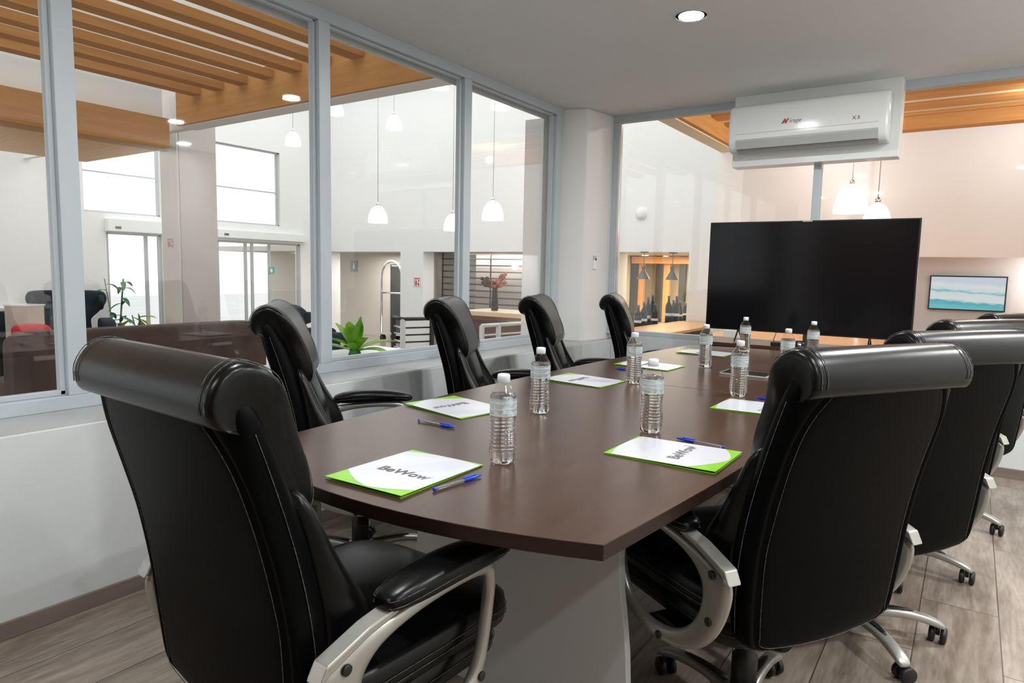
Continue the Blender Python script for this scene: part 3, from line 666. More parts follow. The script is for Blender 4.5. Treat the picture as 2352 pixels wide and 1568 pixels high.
# ------------------------------------------------------------------ pens (local: cap towards +x)
def make_pen(label):
    t = thing('ballpoint_pen', label, 'pen', group='blue capped ballpoint pens')
    z = .0042
    MB().lathe([(.0036,-.066),(.0038,-.06),(.0038,.032)], (0,0,z), 6, axis='x').build('barrel', 'clear', t)
    MB().lathe([(.0014,-.06),(.0014,.03)], (0,0,z), 8, axis='x').build('ink_tube', 'ink', t)
    MB().lathe([(.0036,-.073),(.0042,-.072),(.0042,-.067),(.0036,-.066)], (0,0,z), 12, axis='x').build('end_plug', 'pen_blue', t)
    c = MB().lathe([(.0044,.020),(.0048,.022),(.0046,.045),(.0036,.060),(.0018,.072),(0,.074)], (0,0,z), 14, axis='x')
    c.box((.014,-.0022,z+.0046),(.052,.0022,z+.0062)); c.box((.045,-.0022,z+.002),(.053,.0022,z+.0060))
    c.build('pen_cap', 'pen_blue', t)
    return t
p0 = make_pen('x')
PN = [(-.905,1.125,83,'blue ballpoint pen lying along the near end folder'),
      (-1.312,1.521,0,'blue ballpoint pen lying alone between the two nearest left folders'),
      (-.597,1.815,-188,'blue ballpoint pen behind the nearest right-hand folder'),
      (-.592,2.632,165,'blue ballpoint pen tip beside the big chair headrest'),
      (-1.355,2.995,180,'blue pen partly hidden behind a bottle by third left folder')]
for i, (x, y, a, lb) in enumerate(PN):
    c = p0 if i == 0 else copy_tree(p0); c.location = (x,y,TZ+.0006); c.rotation_euler = (0,0,R(a)); c['label'] = lb
# ------------------------------------------------------------------ the lobby beyond the glass (floor lower than the meeting room)
LF, YW, XE, ZT = -.6, 10.9, -13.1, 5.2
XO = XG-.15     # outer face of the room's left wall
struct(B((-19,-3,LF-.05),(4,17,LF)).build('floor_lobby', 'lobby_floor'))
struct(B((-40,-20,LF-.12),(-13.0,30,LF-.06)).build('ground_outside', 'pavement'))
# entrance wall with two upper windows and two glazed doors
ew = MB()
def strip(y0, y1, z0, z1): ew.box((XE-.2,y0,z0),(XE,y1,z1))
strip(-3,5.62,LF,ZT); strip(5.62,7.0,1.78,2.12); strip(5.62,7.0,3.75,ZT); strip(5.62,5.98,LF,1.78)
strip(7.0,8.17,LF,ZT); strip(8.17,9.73,1.74,2.12); strip(8.17,9.73,3.75,ZT); strip(9.73,10.27,1.74,ZT); strip(10.27,11.1,LF,ZT)
struct(ew.build('wall_entrance', 'lobby_white'))
def window(n, y0, y1, z0, z1, zm):
    w = bpy.data.objects.new('window_%d' % n, None); col.objects.link(w); struct(w)
    for a, b in (((XE-.12,y0,z0),(XE-.06,y1,z0+.03)),((XE-.12,y0,z1-.03),(XE-.06,y1,z1)),((XE-.12,y0,z0),(XE-.06,y0+.03,z1)),((XE-.12,y1-.03,z0),(XE-.06,y1,z1)),((XE-.11,y0,zm-.012),(XE-.07,y1,zm+.012))):
        B(a, b).build('window_bar', 'ac_grey', w)
    B((XE-.095,y0+.03,z0+.03),(XE-.089,y1-.03,z1-.03)).build('glass_pane', 'glass', w)
window(3, 5.62, 7.0, 2.12, 3.75, 2.845); window(4, 8.17, 9.73, 2.12, 3.75, 2.86)
def sliding(n, y0, y1, z1, hy0, hy1, hz0, hz1, cuts):
    d = bpy.data.objects.new('door_%d' % n, None); col.objects.link(d); struct(d)
    B((XE,hy0,hz0),(XE+.14,hy1,hz1)).build('header_box', 'ac', d, bevel=.008)
    B((XE+.14,(hy0+.12),hz0+.05),(XE+.15,hy0+.22,hz0+.09)).build('sensor', 'dark_grey', d)
    B((XE-.1,y0,z1-.03),(XE-.04,y1,z1+.01)).build('door_frame', 'ac_grey', d); 
    for y in [y0, y1-.05]: B((XE-.1,y,LF),(XE-.04,y+.05,z1)).build('door_frame', 'ac_grey', d)
    for y in cuts: B((XE-.09,y-.03,LF),(XE-.05,y+.03,z1)).build('door_stile', 'ac_grey', d)
    B((XE-.072,y0+.05,LF),(XE-.066,y1-.05,z1-.03)).build('glass_pane', 'glass', d)
    return d
sliding(1, 5.98, 7.0, 1.77, 5.96, 7.06, 1.79, 2.02, [6.72]); sliding(2, 8.17, 10.27, 1.73, 8.12, 10.36, 1.79, 1.96, [8.86,9.02,9.46])
# white double-height wall with openings
bw = MB()
def seg(x0, x1, z0, z1, y0=YW, y1=YW+.35): bw.box((x0,y0,z0),(x1,y1,z1))
seg(-13.3,-3.0,1.597,ZT); seg(-13.3,-12.85,LF,1.597); seg(-10.49,-9.82,LF,1.597); seg(-7.05,-5.2,LF,1.597); seg(-3.93,-3.0,LF,1.597)
struct(bw.build('wall_lobby_back', 'lobby_white'))
# alcove and reception behind the openings
struct(B((-18,12.9,LF),(-10.0,13.0,1.9)).build('wall_alcove_back', 'lobby_taupe'))
struct(B((-10.1,YW+.35,LF),(-9.95,13.6,1.9)).build('wall_alcove_side', 'lobby_taupe'))
struct(B((-18,YW+.35,1.62),(-3.0,16.2,1.75)).build('ceiling_alcove', 'lobby_taupe'))
rw = MB(); xa = -9.9; xb = at_y(1093,640,11.6).x
rw.box((xb,11.6,LF),(-6.46,11.7,1.61)); rw.box((xa,11.6,LF),(xb,11.7,.2)); rw.box((xa,11.6,1.56),(xb,11.7,1.61))
struct(rw.build('wall_reception', 'lobby_taupe'))
w5 = bpy.data.objects.new('window_5', None); col.objects.link(w5); struct(w5)
B((xa,11.64,.2),(xb,11.646,1.56)).build('glass_pane', 'glass', w5)
B((lerp(xa,xb,.62),11.61,.2),(lerp(xa,xb,.68),11.66,1.56)).build('window_bar', 'ac', w5)
bl = thing('slatted_screen', 'screen of dark horizontal slats behind the reception counter', 'screen', (0,0,0))
x0_, x1_ = -9.74, -7.1
for k in range(10):
    z = 1.46-.135*k; B((x0_,11.42,z-.013),(x1_,11.45,z+.013)).build('slat', 'dark_grey', bl)
for x in (x0_, lerp(x0_,x1_,.5), x1_): B((x-.01,11.45,LF),(x+.01,11.47,1.6)).build('upright', 'dark_grey', bl)
# restaurant behind the far opening
struct(B((-6.4,14.5,LF),(-3.0,14.6,1.65)).build('wall_restaurant_back', 'cream'))
struct(B((-6.45,YW+.35,LF),(-6.35,14.6,1.65)).build('wall_restaurant_left', 'cream'))
struct(B((-3.1,YW+.35,LF),(-3.0,14.6,1.65)).build('wall_restaurant_right', 'cream'))
for x, m_, nm, w_ in ((1455,'dark_grey','dark',.07),(1512,'dark_grey','dark',.07),(1566,'dark_grey','dark',.07),(1469,'orange_wood','orange',.09),(1527,'orange_wood','orange',.10)):
    p = at_y(x,650,13.9 if nm == 'dark' else 14.0)
    tag(B((p.x-w_,p.y,LF),(p.x+w_,p.y+.1,1.62)).build('restaurant_post', m_), {1455:'left',1512:'middle',1566:'right',1469:'wide orange',1527:'narrow orange'}[x]+(' dark vertical post' if nm=='dark' else ' wooden post')+' seen through the restaurant opening', 'post')
tag(B((-6.3,13.85,1.45),(-3.1,14.1,1.60)).build('restaurant_beam', 'orange_wood'), 'orange wooden beam running across above the restaurant posts', 'beam')
bc = thing('bar_counter', 'orange wood bar counter seen through the restaurant opening', 'counter', (0,0,0))
B((-4.02,8.2,.41),(-3.28,10.85,.45)).build('counter_top', 'orange_wood', bc, bevel=.004); B((-3.95,8.3,LF),(-3.34,10.8,.41)).build('counter_body', 'brown_front', bc)
bc = thing('bar_counter', 'long orange wood counter seen below the television', 'counter', (0,0,0))
B((-2.6,7.5,.48),(1.6,9.25,.52)).build('counter_top', 'orange_wood', bc, bevel=.004); B((-2.5,7.6,LF),(1.5,9.15,.48)).build('counter_body', 'brown_front', bc)
bx = B((at_y(1662,760,7.2).x,7.2,LF),(at_y(1693,760,7.2).x,7.5,at_y(1690,759,7.2).z)).build('white_box', 'ac', bevel=.005); tag(bx, 'white box standing outside the far glazing left of the television', 'box')
rk = thing('bottle_shelf', 'dark low shelf carrying the wine bottles in the restaurant', 'shelf', (0,0,0))
B((-4.62,9.2,.30),(-4.06,12.6,.36)).build('shelf_top', 'dark_grey', rk); B((-4.58,9.3,LF),(-4.1,12.5,.30)).build('shelf_body', 'dark_grey', rk)
def wine(label):
    t = thing('wine_bottle', label, 'bottle', group='dark wine bottles in the restaurant')
    MB().lathe([(.05,0),(.055,.01),(.055,.26),(.045,.30),(.020,.34),(.018,.42)], (0,0,0), 18).build('bottle_body', 'bottle_dark', t)
    MB().lathe([(.020,.38),(.020,.43),(.0,.432)], (0,0,0), 14).build('bottle_cap', 'ink', t)
    MB().lathe([(.0558,.13),(.0558,.17)], (0,0,0), 18, cap=False).build('paper_label', 'pale_grey' , t)
    return t
wb = wine('x'); first = True
WB = [(1478,9.5,1.0),(1487,9.3,1.15),(1497,9.6,1.2),(1503,9.9,.9),(1534,10.4,1.15),(1545,10.2,.95),(1552,10.6,1.15),(1560,10.4,.9),(1573,10.8,.8),(1465,9.4,.9)]
for i, (px, yy, s_) in enumerate(WB):
    p = at_x(px, 740, -4.2-.13*(i % 3)); c = wb if i == 0 else copy_tree(wb)
    c.location = (p.x, p.y, .36); c.scale = (1,1,s_); c['label'] = 'dark wine bottle on the low shelf seen through the restaurant opening'

# beams, slats and low wooden ceiling
def beam(a, b, label, m='beam'):
    o = B(a, b).build('wooden_beam', m, bevel=.004); return tag(o, label, 'beam')
beam((-8.19,4.60,2.90),(XO-.0,4.74,3.34), 'honey wood crossbeam under the lobby slats, seen through left glazing')
struct(B((-8.17,4.64,2.885),(XO,4.84,2.90)).build('crossbeam_lit_underside', 'lobby_white'))  # white strip paints reflected light on the crossbeam's underside
struct(B((-13.1,4.74,2.9),(XO,4.84,ZT)).build('wall_lobby_upper', 'lobby_white'))
struct(B((-8.6,-3,3.34),(XO,4.60,3.35)).build('ceiling_lobby', 'glass'))
struct(B((-8.6,-3,2.97),(-8.5,4.6,4.2)).build('wall_lobby_left', 'lobby_white'))
lt = at_z(719,67.6,2.44)
struct(B((lt.x,-3,2.43),(XO+.001,5.3,3.34)).build('trim_3', 'lobby_white'))
struct(B((-3.10,4.66,LF),(XO,5.22,2.44)).build('trim_4', 'lobby_white'))
sl = 0
for k in range(12):
    x = -3.24-.455*k+.155
    if x < -7.9: break
    o = B((x-.17,-2.9,3.2),(x,4.6,3.278)).build('ceiling_slat', 'slat'); tag(o, 'long honey wood slat under the white lobby ceiling, parallel to the glazing', 'slat', 'parallel wooden slats of the lobby ceiling')
beam((-8.55,-3,2.62),(-8.2,4.52,2.97), 'thick brown wooden beam ending at the grey column', 'beam')
struct(MB().box((-11.05,-3,2.7),(-8.95,4.8,3.1)).build('ceiling_vestibule', 'soffit'))
# right side : beam along the void and cross slats
beam((-2.87,5.27,2.90),(-2.72,9.3,3.22), 'honey wood beam along the edge of the lobby void, above restaurant opening')
struct(B((-2.97,5.27,2.885),(-2.78,9.3,2.90)).build('void_beam_lit_underside', 'cream'))  # cream strip paints reflected light under the void beam
struct(B((-2.97,5.27,2.90),(-2.87,YW,ZT)).build('wall_void', 'lobby_white'))
struct(B((-2.72,5.27,3.12),(4,9.4,3.2)).build('ceiling_bar', 'cream'))  # cream colour stands for the lit wood between the slats
for k in range(8):
    y = 5.75+.49*k
    if y < 9.2: tag(B((-2.72,y-.12,3.085),(3.9,y+.12,3.12)).build('ceiling_slat', 'slat_x'), 'orange wood slat of the bar ceiling, right of the air conditioner', 'slat', 'cross slats of the bar ceiling')
tag(B((-2.72,9.1,2.94),(3.9,9.3,3.12)).build('ceiling_slat', 'slat_x'), 'last orange wood slat along the rosy wall, right of the air conditioner', 'slat')
# rosy wall, recess and wall screen
rw = MB(); rw.box((-2.66,9.3,1.49),(4,9.45,ZT-1.9)); rw.box((-2.66,9.3,LF),(-1.2,9.45,1.49)); struct(rw.build('wall_bar', 'lobby_pink'))
struct(B((-1.2,9.85,LF),(4,9.95,1.6)).build('wall_bar_recess', 'lobby_pink'))
struct(B((-1.2,9.45,1.49),(4,9.85,1.55)).build('ceiling_bar_recess', 'lobby_pink'))
struct(B((3.9,5.2,LF),(4,17,3.2)).build('wall_bar_right', 'lobby_pink'))
struct(B((-3.0,9.3,LF),(-2.66,YW+.1,ZT)).build('wall_bar_corner', 'lobby_white'))
# ocean picture screen
m = bpy.data.materials.new('ocean_screen'); m.use_nodes = True; MT['ocean'] = m
b = bsdf(m); b.inputs['Base Color'].default_value = (.02,.02,.02,1); b.inputs['Roughness'].default_value = .2
tc = N(m,'ShaderNodeTexCoord'); sp = N(m,'ShaderNodeSeparateXYZ'); L(m,tc,'Generated',sp,'Vector')
mp = N(m,'ShaderNodeMapping'); L(m,tc,'Generated',mp,'Vector'); mp.inputs['Scale'].default_value = (2.5,1,7); mp.inputs['Rotation'].default_value = (0,R(12),0)
ns = N(m,'ShaderNodeTexNoise'); ns.inputs['Scale'].default_value = 2.5; ns.inputs['Detail'].default_value = 6; L(m,mp,'Vector',ns,'Vector')
ad = N(m,'ShaderNodeMath',operation='MULTIPLY_ADD'); L(m,ns,'Fac',ad,0); ad.inputs[1].default_value = .22; L(m,sp,'Z',ad,2)
a2 = N(m,'ShaderNodeMath',operation='MULTIPLY_ADD'); L(m,sp,'X',a2,0); a2.inputs[1].default_value = .12; L(m,ad,0,a2,2)
rp = N(m,'ShaderNodeValToRGB'); L(m,a2,0,rp,'Fac'); cr = rp.color_ramp
cr.elements[0].position = 0; cr.elements[0].color = (.10,.52,.62,1); cr.elements[1].position = 1; cr.elements[1].color = (.75,.85,.98,1)
for ps, c_ in ((.18,(.22,.72,.78,1)),(.38,(.12,.55,.66,1)),(.44,(.92,.97,.99,1)),(.66,(.85,.94,.96,1)),(.70,(.15,.62,.72,1)),(.76,(.80,.93,.98,1)),(.9,(.97,.98,1,1))):
    e = cr.elements.new(ps); e.color = c_
L(m,rp,'Color',b,'Emission Color'); b.inputs['Emission Strength'].default_value = .72
a_, b_ = at_y(2137,632,9.8), at_y(2308,717,9.8)
ws = thing('wall_screen', 'lit wall screen showing a turquoise ocean beach, right of the television', 'television', (0,0,0))
B((a_.x,9.79,b_.z),(b_.x,9.85,a_.z)).build('bezel', 'tv_body', ws, bevel=.004); B((a_.x+.015,9.782,b_.z+.015),(b_.x-.015,9.79,a_.z-.015)).build('display', 'ocean', ws)
# column by the entrance
cx = MB().box((-9.45,5.08,LF),(-9.0,5.62,ZT)); struct(cx.build('wall_column', 'stone_grey', bevel=.004))
struct(B((-9.46,5.06,LF),(-9.02,5.08,ZT)).build('trim_6', 'stone_light'))  # pale sheet on one column face, the other faces grey
sk = thing('lobby_speaker', 'small grey speaker hanging at the end of the thick beam', 'speaker', at_d(373,337,9.0))  # speaker placed near the beam end, fixed to no ceiling
MB().sell((0,0,0),(.085,.07,.06),.4,.4,16,10).build('speaker_body', 'sign_grey', sk); MB().tube([(0,0,.05),(.03,0,.12)], .012, 8).build('bracket', 'dark_grey', sk)

# signs
def sign(px, py, plane, val, s, m_, label, glyph):
    n = {'x':(R(90),0,R(90)), 'y':(R(90),0,0)}[plane]
    p = at_y(px,py,val) if plane == 'y' else at_x(px,py,val)
    t = thing('wall_sign', label, 'sign', p); t.rotation_euler = n
    B((-s,-s*1.08,0),(s,s*1.08,.006)).build('plate', m_, t)
    for g in glyph: MB().prism([(x*s,y*s) for x,y in g], .006, .008).build('symbol', {'sign_white':'ink_red','sign_green':'sign_white','sign_grey':'sign_white'}[m_], t)
    return t
EXT = [[(-.9,.75),(.9,.75),(.9,.95),(-.9,.95)],[(-.9,-.95),(-.72,-.95),(-.72,.75),(-.9,.75)],[(-.5,-.9),(-.05,-.9),(-.05,.1),(-.15,.3),(-.4,.3),(-.5,.1)],[(-.35,.3),(-.2,.3),(-.2,.5),(.1,.6),(.1,.7),(-.35,.6)],[(.3,-.9),(.75,-.9),(.8,-.6),(.45,-.2),(.8,.3),(.7,.6),(.35,.5),(.5,.2),(.2,-.3)]]
sign(958,647,'y',YW-.007,.088,'sign_white','small white and red fire extinguisher sign on the white pillar by the reception',EXT)
sign(391,558,'y',5.052,.062,'sign_white','small red and white fire sign on the pale column near the door',EXT)
sign(813,611,'y',12.89,.14,'sign_grey','small grey square sign on the taupe alcove wall',[[(-.12,-.6),(.12,-.6),(.25,.1),(.12,.35),(-.12,.35),(-.25,.1)],[(-.12,.42),(.12,.42),(.12,.65),(-.12,.65)]])
sign(624,621,'x',XE-.05,.07,'sign_green','small green sign on the sliding entrance door glass',[[(-.6,-.6),(.2,-.6),(.2,.6),(-.6,.6)]])
p = at_y(1473,491,YW); wsp = thing('wall_speaker', 'round white speaker on the high lobby wall, left of air conditioner', 'speaker', (p.x,YW,p.z))
MB().lathe([(.09,-.03),(.085,-.04),(.0,-.042)],(0,0,0),24,axis='y').build('grille','pale_grey',wsp); MB().lathe([(.10,0),(.10,-.03),(.088,-.035)],(0,0,0),24,axis='y',cap=False).build('rim','ac',wsp)
p0_, p1_ = at_y(899,607,12.88), at_y(922,700,12.88)
tag(B((p0_.x,12.84,LF),(p1_.x+.5,12.895,p0_.z)).build('dark_door', 'dark_grey', bevel=.004), 'tall dark panel door behind the luggage cart', 'door')

# pendant lamps
def pendant(px, py, d, w, h, label, m_='shade_on', ztop=None, group='white glass dome pendant lamps'):
    p = at_d(px, py, d); t = thing('pendant_lamp', label, 'pendant lamp', p, 0, group)
    prof = []
    for k in range(13):
        a = k/12*math.pi/2; prof.append((w*math.sin(a)**.85 if k else .02*w, h*(math.cos(a))-h*.5))
    prof = prof+[(w*.97,-h*.5-.004)]
    MB().lathe(prof, (0,0,0), 28, cap=False).build('glass_shade', m_, t)
    MB().lathe([(w*.95,-h*.5),(0,-h*.5+.002)], (0,0,0), 28, cap=False).build('diffuser', m_, t)
    MB().lathe([(.03,h*.5-.01),(.03,h*.5+.04),(.012,h*.5+.06)], (0,0,0), 14).build('lamp_cap', 'chrome', t)
    zt = ztop-p.z
    MB().tube([(0,0,h*.5+.05),(0,0,zt)], .005, 6).build('cable', 'ac_grey', t); return t
pendant(905,280,13,.16,.27,'dome pendant lamp high in the void, through the third left pane',ztop=ZT)
pendant(673,318,13,.15,.26,'dome pendant lamp above the entrance doors, left of second mullion',ztop=ZT)
pendant(771,248,13,.155,.25,'dome pendant lamp just right of the second mullion under the crossbeam',ztop=ZT)
pendant(1009,192,11,.16,.15,'dome pendant lamp cut by the top rail near the third mullion',ztop=ZT)
pendant(1150,232,11,.165,.24,'dome pendant lamp high in the narrow pane beside the corner',ztop=ZT)
pendant(1132,483,11,.18,.31,'reflected dome pendant low in the narrow pane, built as a lamp',ztop=ZT)  # glass reflection of a pendant, built as a solid lamp
pendant(1040,510,11,.15,.27,'reflected dome pendant low left of the third mullion, built as a lamp',ztop=ZT)  # likewise a pendant's reflection, built solid
pendant(868,492,11,.16,.27,'faint reflected dome pendant low in the third pane, built as a lamp',ztop=ZT)  # faint reflection in the pane, built as a hanging pendant
pendant(1955,456,8,.19,.33,'larger lit dome pendant lamp directly above the television',ztop=3.0)
pendant(2014,494,7.0,.138,.25,'smaller lit dome pendant lamp partly hidden by the television top',ztop=3.0)
def cone(px, py, d, s, label, ztop):
    p = at_d(px, py, d); t = thing('cone_pendant', label, 'pendant lamp', p, 0, 'grey hourglass pendant lamps')
    MB().lathe([(.15*s,-.15*s),(.145*s,-.14*s),(.035*s,.05*s),(.04*s,.08*s),(.055*s,.14*s),(.0,.142*s)], (0,0,0), 24, cap=False).build('metal_shade', 'lamp_grey', t)
    MB().tube([(0,0,.14*s),(0,0,ztop-p.z)], .006, 6).build('cable', 'lamp_grey', t)
    MB().lathe([(.09*s,ztop-p.z-.02),(.09*s,ztop-p.z)], (0,0,0), 18).build('ceiling_plate', 'lamp_grey', t); return t
cone(1478,625,11.5,.78,'left grey hourglass pendant in the restaurant opening',1.6)
cone(1544,627,11.5,.78,'right grey hourglass pendant in the restaurant opening',1.6)
cone(2148,642,8.6,.85,'grey hourglass pendant in front of the ocean screen',1.49)

# downlights of the lobby
for px, py, zz, lb in ((1467,579,1.595,'left'),(1482,587,1.595,'middle'),(1581,593,1.595,'right')):
    p = at_z(px,py,1.61); p = Vector((min(max(p.x,-6.2),-3.2), min(max(p.y,11.4),14), 1.615)); downlight(p.x,p.y,p.z,lb+' small downlight in the restaurant ceiling',.07,0,'warm_on',False,'restaurant downlights')
p = at_z(1240,579,1.61); downlight(-8.2,11.32,1.615,'small downlight over the slatted reception screen',.07,0,'lamp_on',False,'reception downlight')

# ------------------------------------------------------------------ lobby furniture
def sofa(label, loc, rz, ln, top, dep=.85):
    t = thing('sofa', label, 'sofa', loc, rz)
    h = top-LF
    MB().sell((-.12,0,h/2),(.13,ln/2,h/2),.16,.10,40,18).build('backrest', 'brown_leather', t)
    MB().sell((-.5,0,.25),(.38,ln/2-.05,.2),.25,.15,32,12).build('seat', 'brown_leather', t)
    for s in (-1,1): MB().sell((-.48,s*(ln/2-.11),.34),(.40,.12,.32),.3,.2,28,12).build('armrest', 'brown_leather', t)
    for s in (-1,1):
        for x in (-.1,-.8): B((x-.03,s*(ln/2-.15)-.03,0),(x+.03,s*(ln/2-.15)+.03,.08)).build('foot', 'dark_grey', t)
    return t
pa, pb = at_z(22,766,.55), at_z(598,733,.55)
sofa('long brown suede sofa, back to the glazing, behind the nearest chair', (-7.25,(pa.y+pb.y)/2,LF), 0, pb.y-pa.y, .55)
p = at_d(-30,745,8.6)
sofa('dark brown sofa partly visible at the left picture edge', (p.x+.3,p.y-.85,LF), R(10), 1.9, .46)
def wingchair(label, p, rz, s=1.0):
    t = thing('wing_chair', label, 'armchair', p, rz)
    out = [(-.34,.50),(-.31,.78),(-.33,.86),(-.42,.95),(-.50,1.05),(-.54,1.15),(-.52,1.24),(-.43,1.29),(0,1.30)]
    out = [(a*s,b*s) for a,b in out]; poly = out+[(-a,b) for a,b in reversed(out[:-1])]
    poly = [(q.x,q.y) for q in smoothpts([(a,b,0) for a,b in poly], 3)]
    MB().prism(poly, .30*s, .44*s, 'xz').build('backrest', 'velvet', t, bevel=.04, seg=4)
    for sx in (-1,1):
        MB().prism([(.36*s,.98*s),(.28*s,1.0*s),(.14*s,1.05*s),(.10*s,1.13*s),(.16*s,1.21*s),(.40*s,1.23*s),(.40*s,.98*s)], min(sx*.42*s,sx*.49*s), max(sx*.42*s,sx*.49*s), 'yz').build('wing', 'velvet', t, bevel=.03, seg=3)
        MB().sell((sx*.50*s,-.02*s,.50*s),(.11*s,.40*s,.36*s),.25,.3,24,12).build('armrest', 'velvet', t)
        for y in (-.3,.3): MB().lathe([(.015,0),(.028,.16)], (sx*.42*s,y*s,0), 10).build('foot', 'walnut', t)
    MB().sell((0,-.05*s,.40*s),(.40*s,.38*s,.12*s),.4,.3,24,12).build('seat_cushion', 'velvet', t)
    B((-.42*s,-.38*s,.16),(.42*s,.4*s,.34*s)).build('seat_frame', 'velvet', t, bevel=.03); return t
p = at_d(157,700,10.8); wingchair('navy wing armchair behind the first mullion, beyond the long sofa', (p.x,p.y,LF), R(70), 1.04)
p = at_d(730,760,11.0); wingchair('navy wing armchair half hidden behind the second mullion', (p.x,p.y,LF), R(150), .92)
p = at_d(57,722,9.9); cb = thing('side_cabinet', 'pale wooden cabinet left of the navy wing armchair', 'cabinet', (p.x,p.y,LF), R(30))
B((-.17,-.17,0),(.17,.17,1.16)).build('cabinet_body', 'tan_box', cb, bevel=.006); B((-.18,-.18,1.16),(.18,.18,1.18)).build('cabinet_top', 'ac', cb)
p = at_d(-10,720,12.0); dc = B((-13.05,p.y-2.4,LF),(-12.55,p.y-.4,.38)).build('dark_console', 'velvet', bevel=.01); tag(dc, 'long dark console under the pale shelf at left edge', 'console')
sh_ = B((-13.1,p.y-2.6,.42),(-12.6,p.y-.1,.47)).build('wall_shelf', 'lobby_white', bevel=.004); tag(sh_, 'long pale shelf above the dark console by the entrance wall', 'shelf')
p = at_d(72,757,8.9); tag(MB().sell((p.x,p.y,p.z-.05),(.2,.2,.13),.6,.5,20,12).build('red_cushion', 'cushion_red'), 'red cushion showing above the sofa back beside the wing chair', 'cushion')
st_ = B((p.x-.22,p.y-.25,LF),(p.x+.25,p.y+.25,p.z-.19)).build('ottoman', 'velvet', bevel=.03, seg=3); tag(st_, 'dark ottoman hidden behind the sofa under the red cushion', 'ottoman')

# plants
def leaf(mb, base, az, ln, w, lift, droop, n=8):
    pts = []; 
    for k in range(n+1):
        u = k/n; r_ = ln*(math.sin(lift)*0+math.cos(lift))*u; z = ln*math.sin(lift)*u-droop*ln*u*u
        ww = w*math.sin(math.pi*min(1,u*.93+.05))**.8
        c_ = Vector((base[0]+r_*math.cos(az), base[1]+r_*math.sin(az), base[2]+z)); s_ = Vector((-math.sin(az), math.cos(az), 0))
        pts.append([c_-s_*ww+Vector((0,0,ww*.35)), c_, c_+s_*ww+Vector((0,0,ww*.35))])
    vs = [p for r in pts for p in r]; fs = []
    for k in range(n): fs += [(3*k,3*k+1,3*k+4,3*k+3),(3*k+1,3*k+2,3*k+5,3*k+4)]
    mb.add(vs, fs, True)
pp = at_d(815,815,5.0)
pb_ = thing('planter', 'long white planter box outside the glazing below the green plant', 'planter', (0,0,0))
B((pp.x-.35,pp.y-.35,LF),(pp.x+.35,pp.y+.55,pp.z+.0)).build('planter_box', 'ac', pb_, bevel=.01)
t = thing('potted_plant', 'bright green broad-leaved plant behind the nearest left bottle, outside glazing', 'plant', (pp.x,pp.y,pp.z))
f = MB(); random.seed(3)
for k, (az, ln, lf, dr) in enumerate((a_, l__*1.45, f__, d__) for a_, l__, f__, d__ in [(20,.20,80,.05),(100,.19,75,.1),(200,.22,60,.2),(160,.20,66,.15),(260,.24,40,.3),(300,.24,35,.35),(60,.25,30,.3),(340,.22,45,.3),(130,.25,25,.3),(230,.28,25,.35),(10,.24,20,.35)]):
    leaf(f, (0,0,.02), R(az), ln, .05, R(lf), dr)
f.build('foliage', 'leaf', t); MB().lathe([(.05,-.0),(.035,.05)], (0,0,0), 12).build('stem', 'leaf_dark', t)
def tallplant(label, p, h, n, m_, ln, w, seed):
    random.seed(seed); t = thing('potted_plant', label, 'plant', (p.x,p.y,LF)); f = MB(); stem = MB()
    H_ = p.z-LF
    for s in range(3):
        a = random.uniform(0,6.28); pts = [(0.05*s,0,.3)]
        for k in range(1,6): u = k/5; pts.append((.05*s+.16*u*math.cos(a), .16*u*math.sin(a), .3+(H_-.3)*u))
        stem.tube(pts, .008, 6)
        for k in range(n):
            u = random.uniform(.3,1); q = Vector(pts[0]).lerp(Vector(pts[-1]), u)
            leaf(f, q, random.uniform(0,6.28), ln*random.uniform(.7,1.2), w, R(random.uniform(-30,50)), random.uniform(.3,.9))
    stem.build('stem', 'leaf_dark', t); f.build('foliage', m_, t)
    MB().lathe([(.13,0),(.18,.02),(.20,.34),(.18,.345),(.17,.31)], (0,0,0), 20).build('pot', 'dark_grey', t); return t
tallplant('tall drooping green plant standing at the left entrance door', at_d(262,640,12.0), 1, 9, 'leaf_dark', .26, .045, 5)
tallplant('yellow-green plant just above the long sofa back near the door', at_d(325,722,9.3), 1, 7, 'leaf_yellow', .28, .05, 9)

# luggage cart
pc = at_d(858,640,16.5)
lc = thing('luggage_cart', 'chrome birdcage luggage cart in the alcove behind the white pillar', 'luggage cart', (pc.x,12.0,LF), 0)
H_ = 1.98; Wc = .70
for y in (0,.5):
    x0c = .0 if y == 0 else .30
    pts = [(x0c,y,.25),(x0c,y,1.60)]+[(x0c+Wc/2-Wc/2*math.cos(a_), y, 1.60+.40*math.sin(a_)) for a_ in [math.pi*k/12 for k in range(1,12)]]+[(x0c+Wc,y,1.60),(x0c+Wc,y,.25)]
    MB().tube(pts, .030, 10).build('hoop', 'chrome', lc)
    MB().tube([(x0c,y,1.22),(x0c+Wc,y,1.22)], .018, 8).build('crossbar', 'chrome', lc)
MB().tube([(Wc/2,0,1.88),(Wc/2+.3,.5,1.88)], .018, 8).build('crossbar', 'chrome', lc)
B((-.05,-.1,.18),(.95,.6,.25)).build('platform', 'chrome', lc, bevel=.01)
for x in (.05,.85):
    for y in (0,.5): MB().lathe([(.0,-.02),(.09,-.02),(.09,.02),(0,.02)], (x,y,.09), 16, axis='y').build('wheel', 'black_plastic', lc)

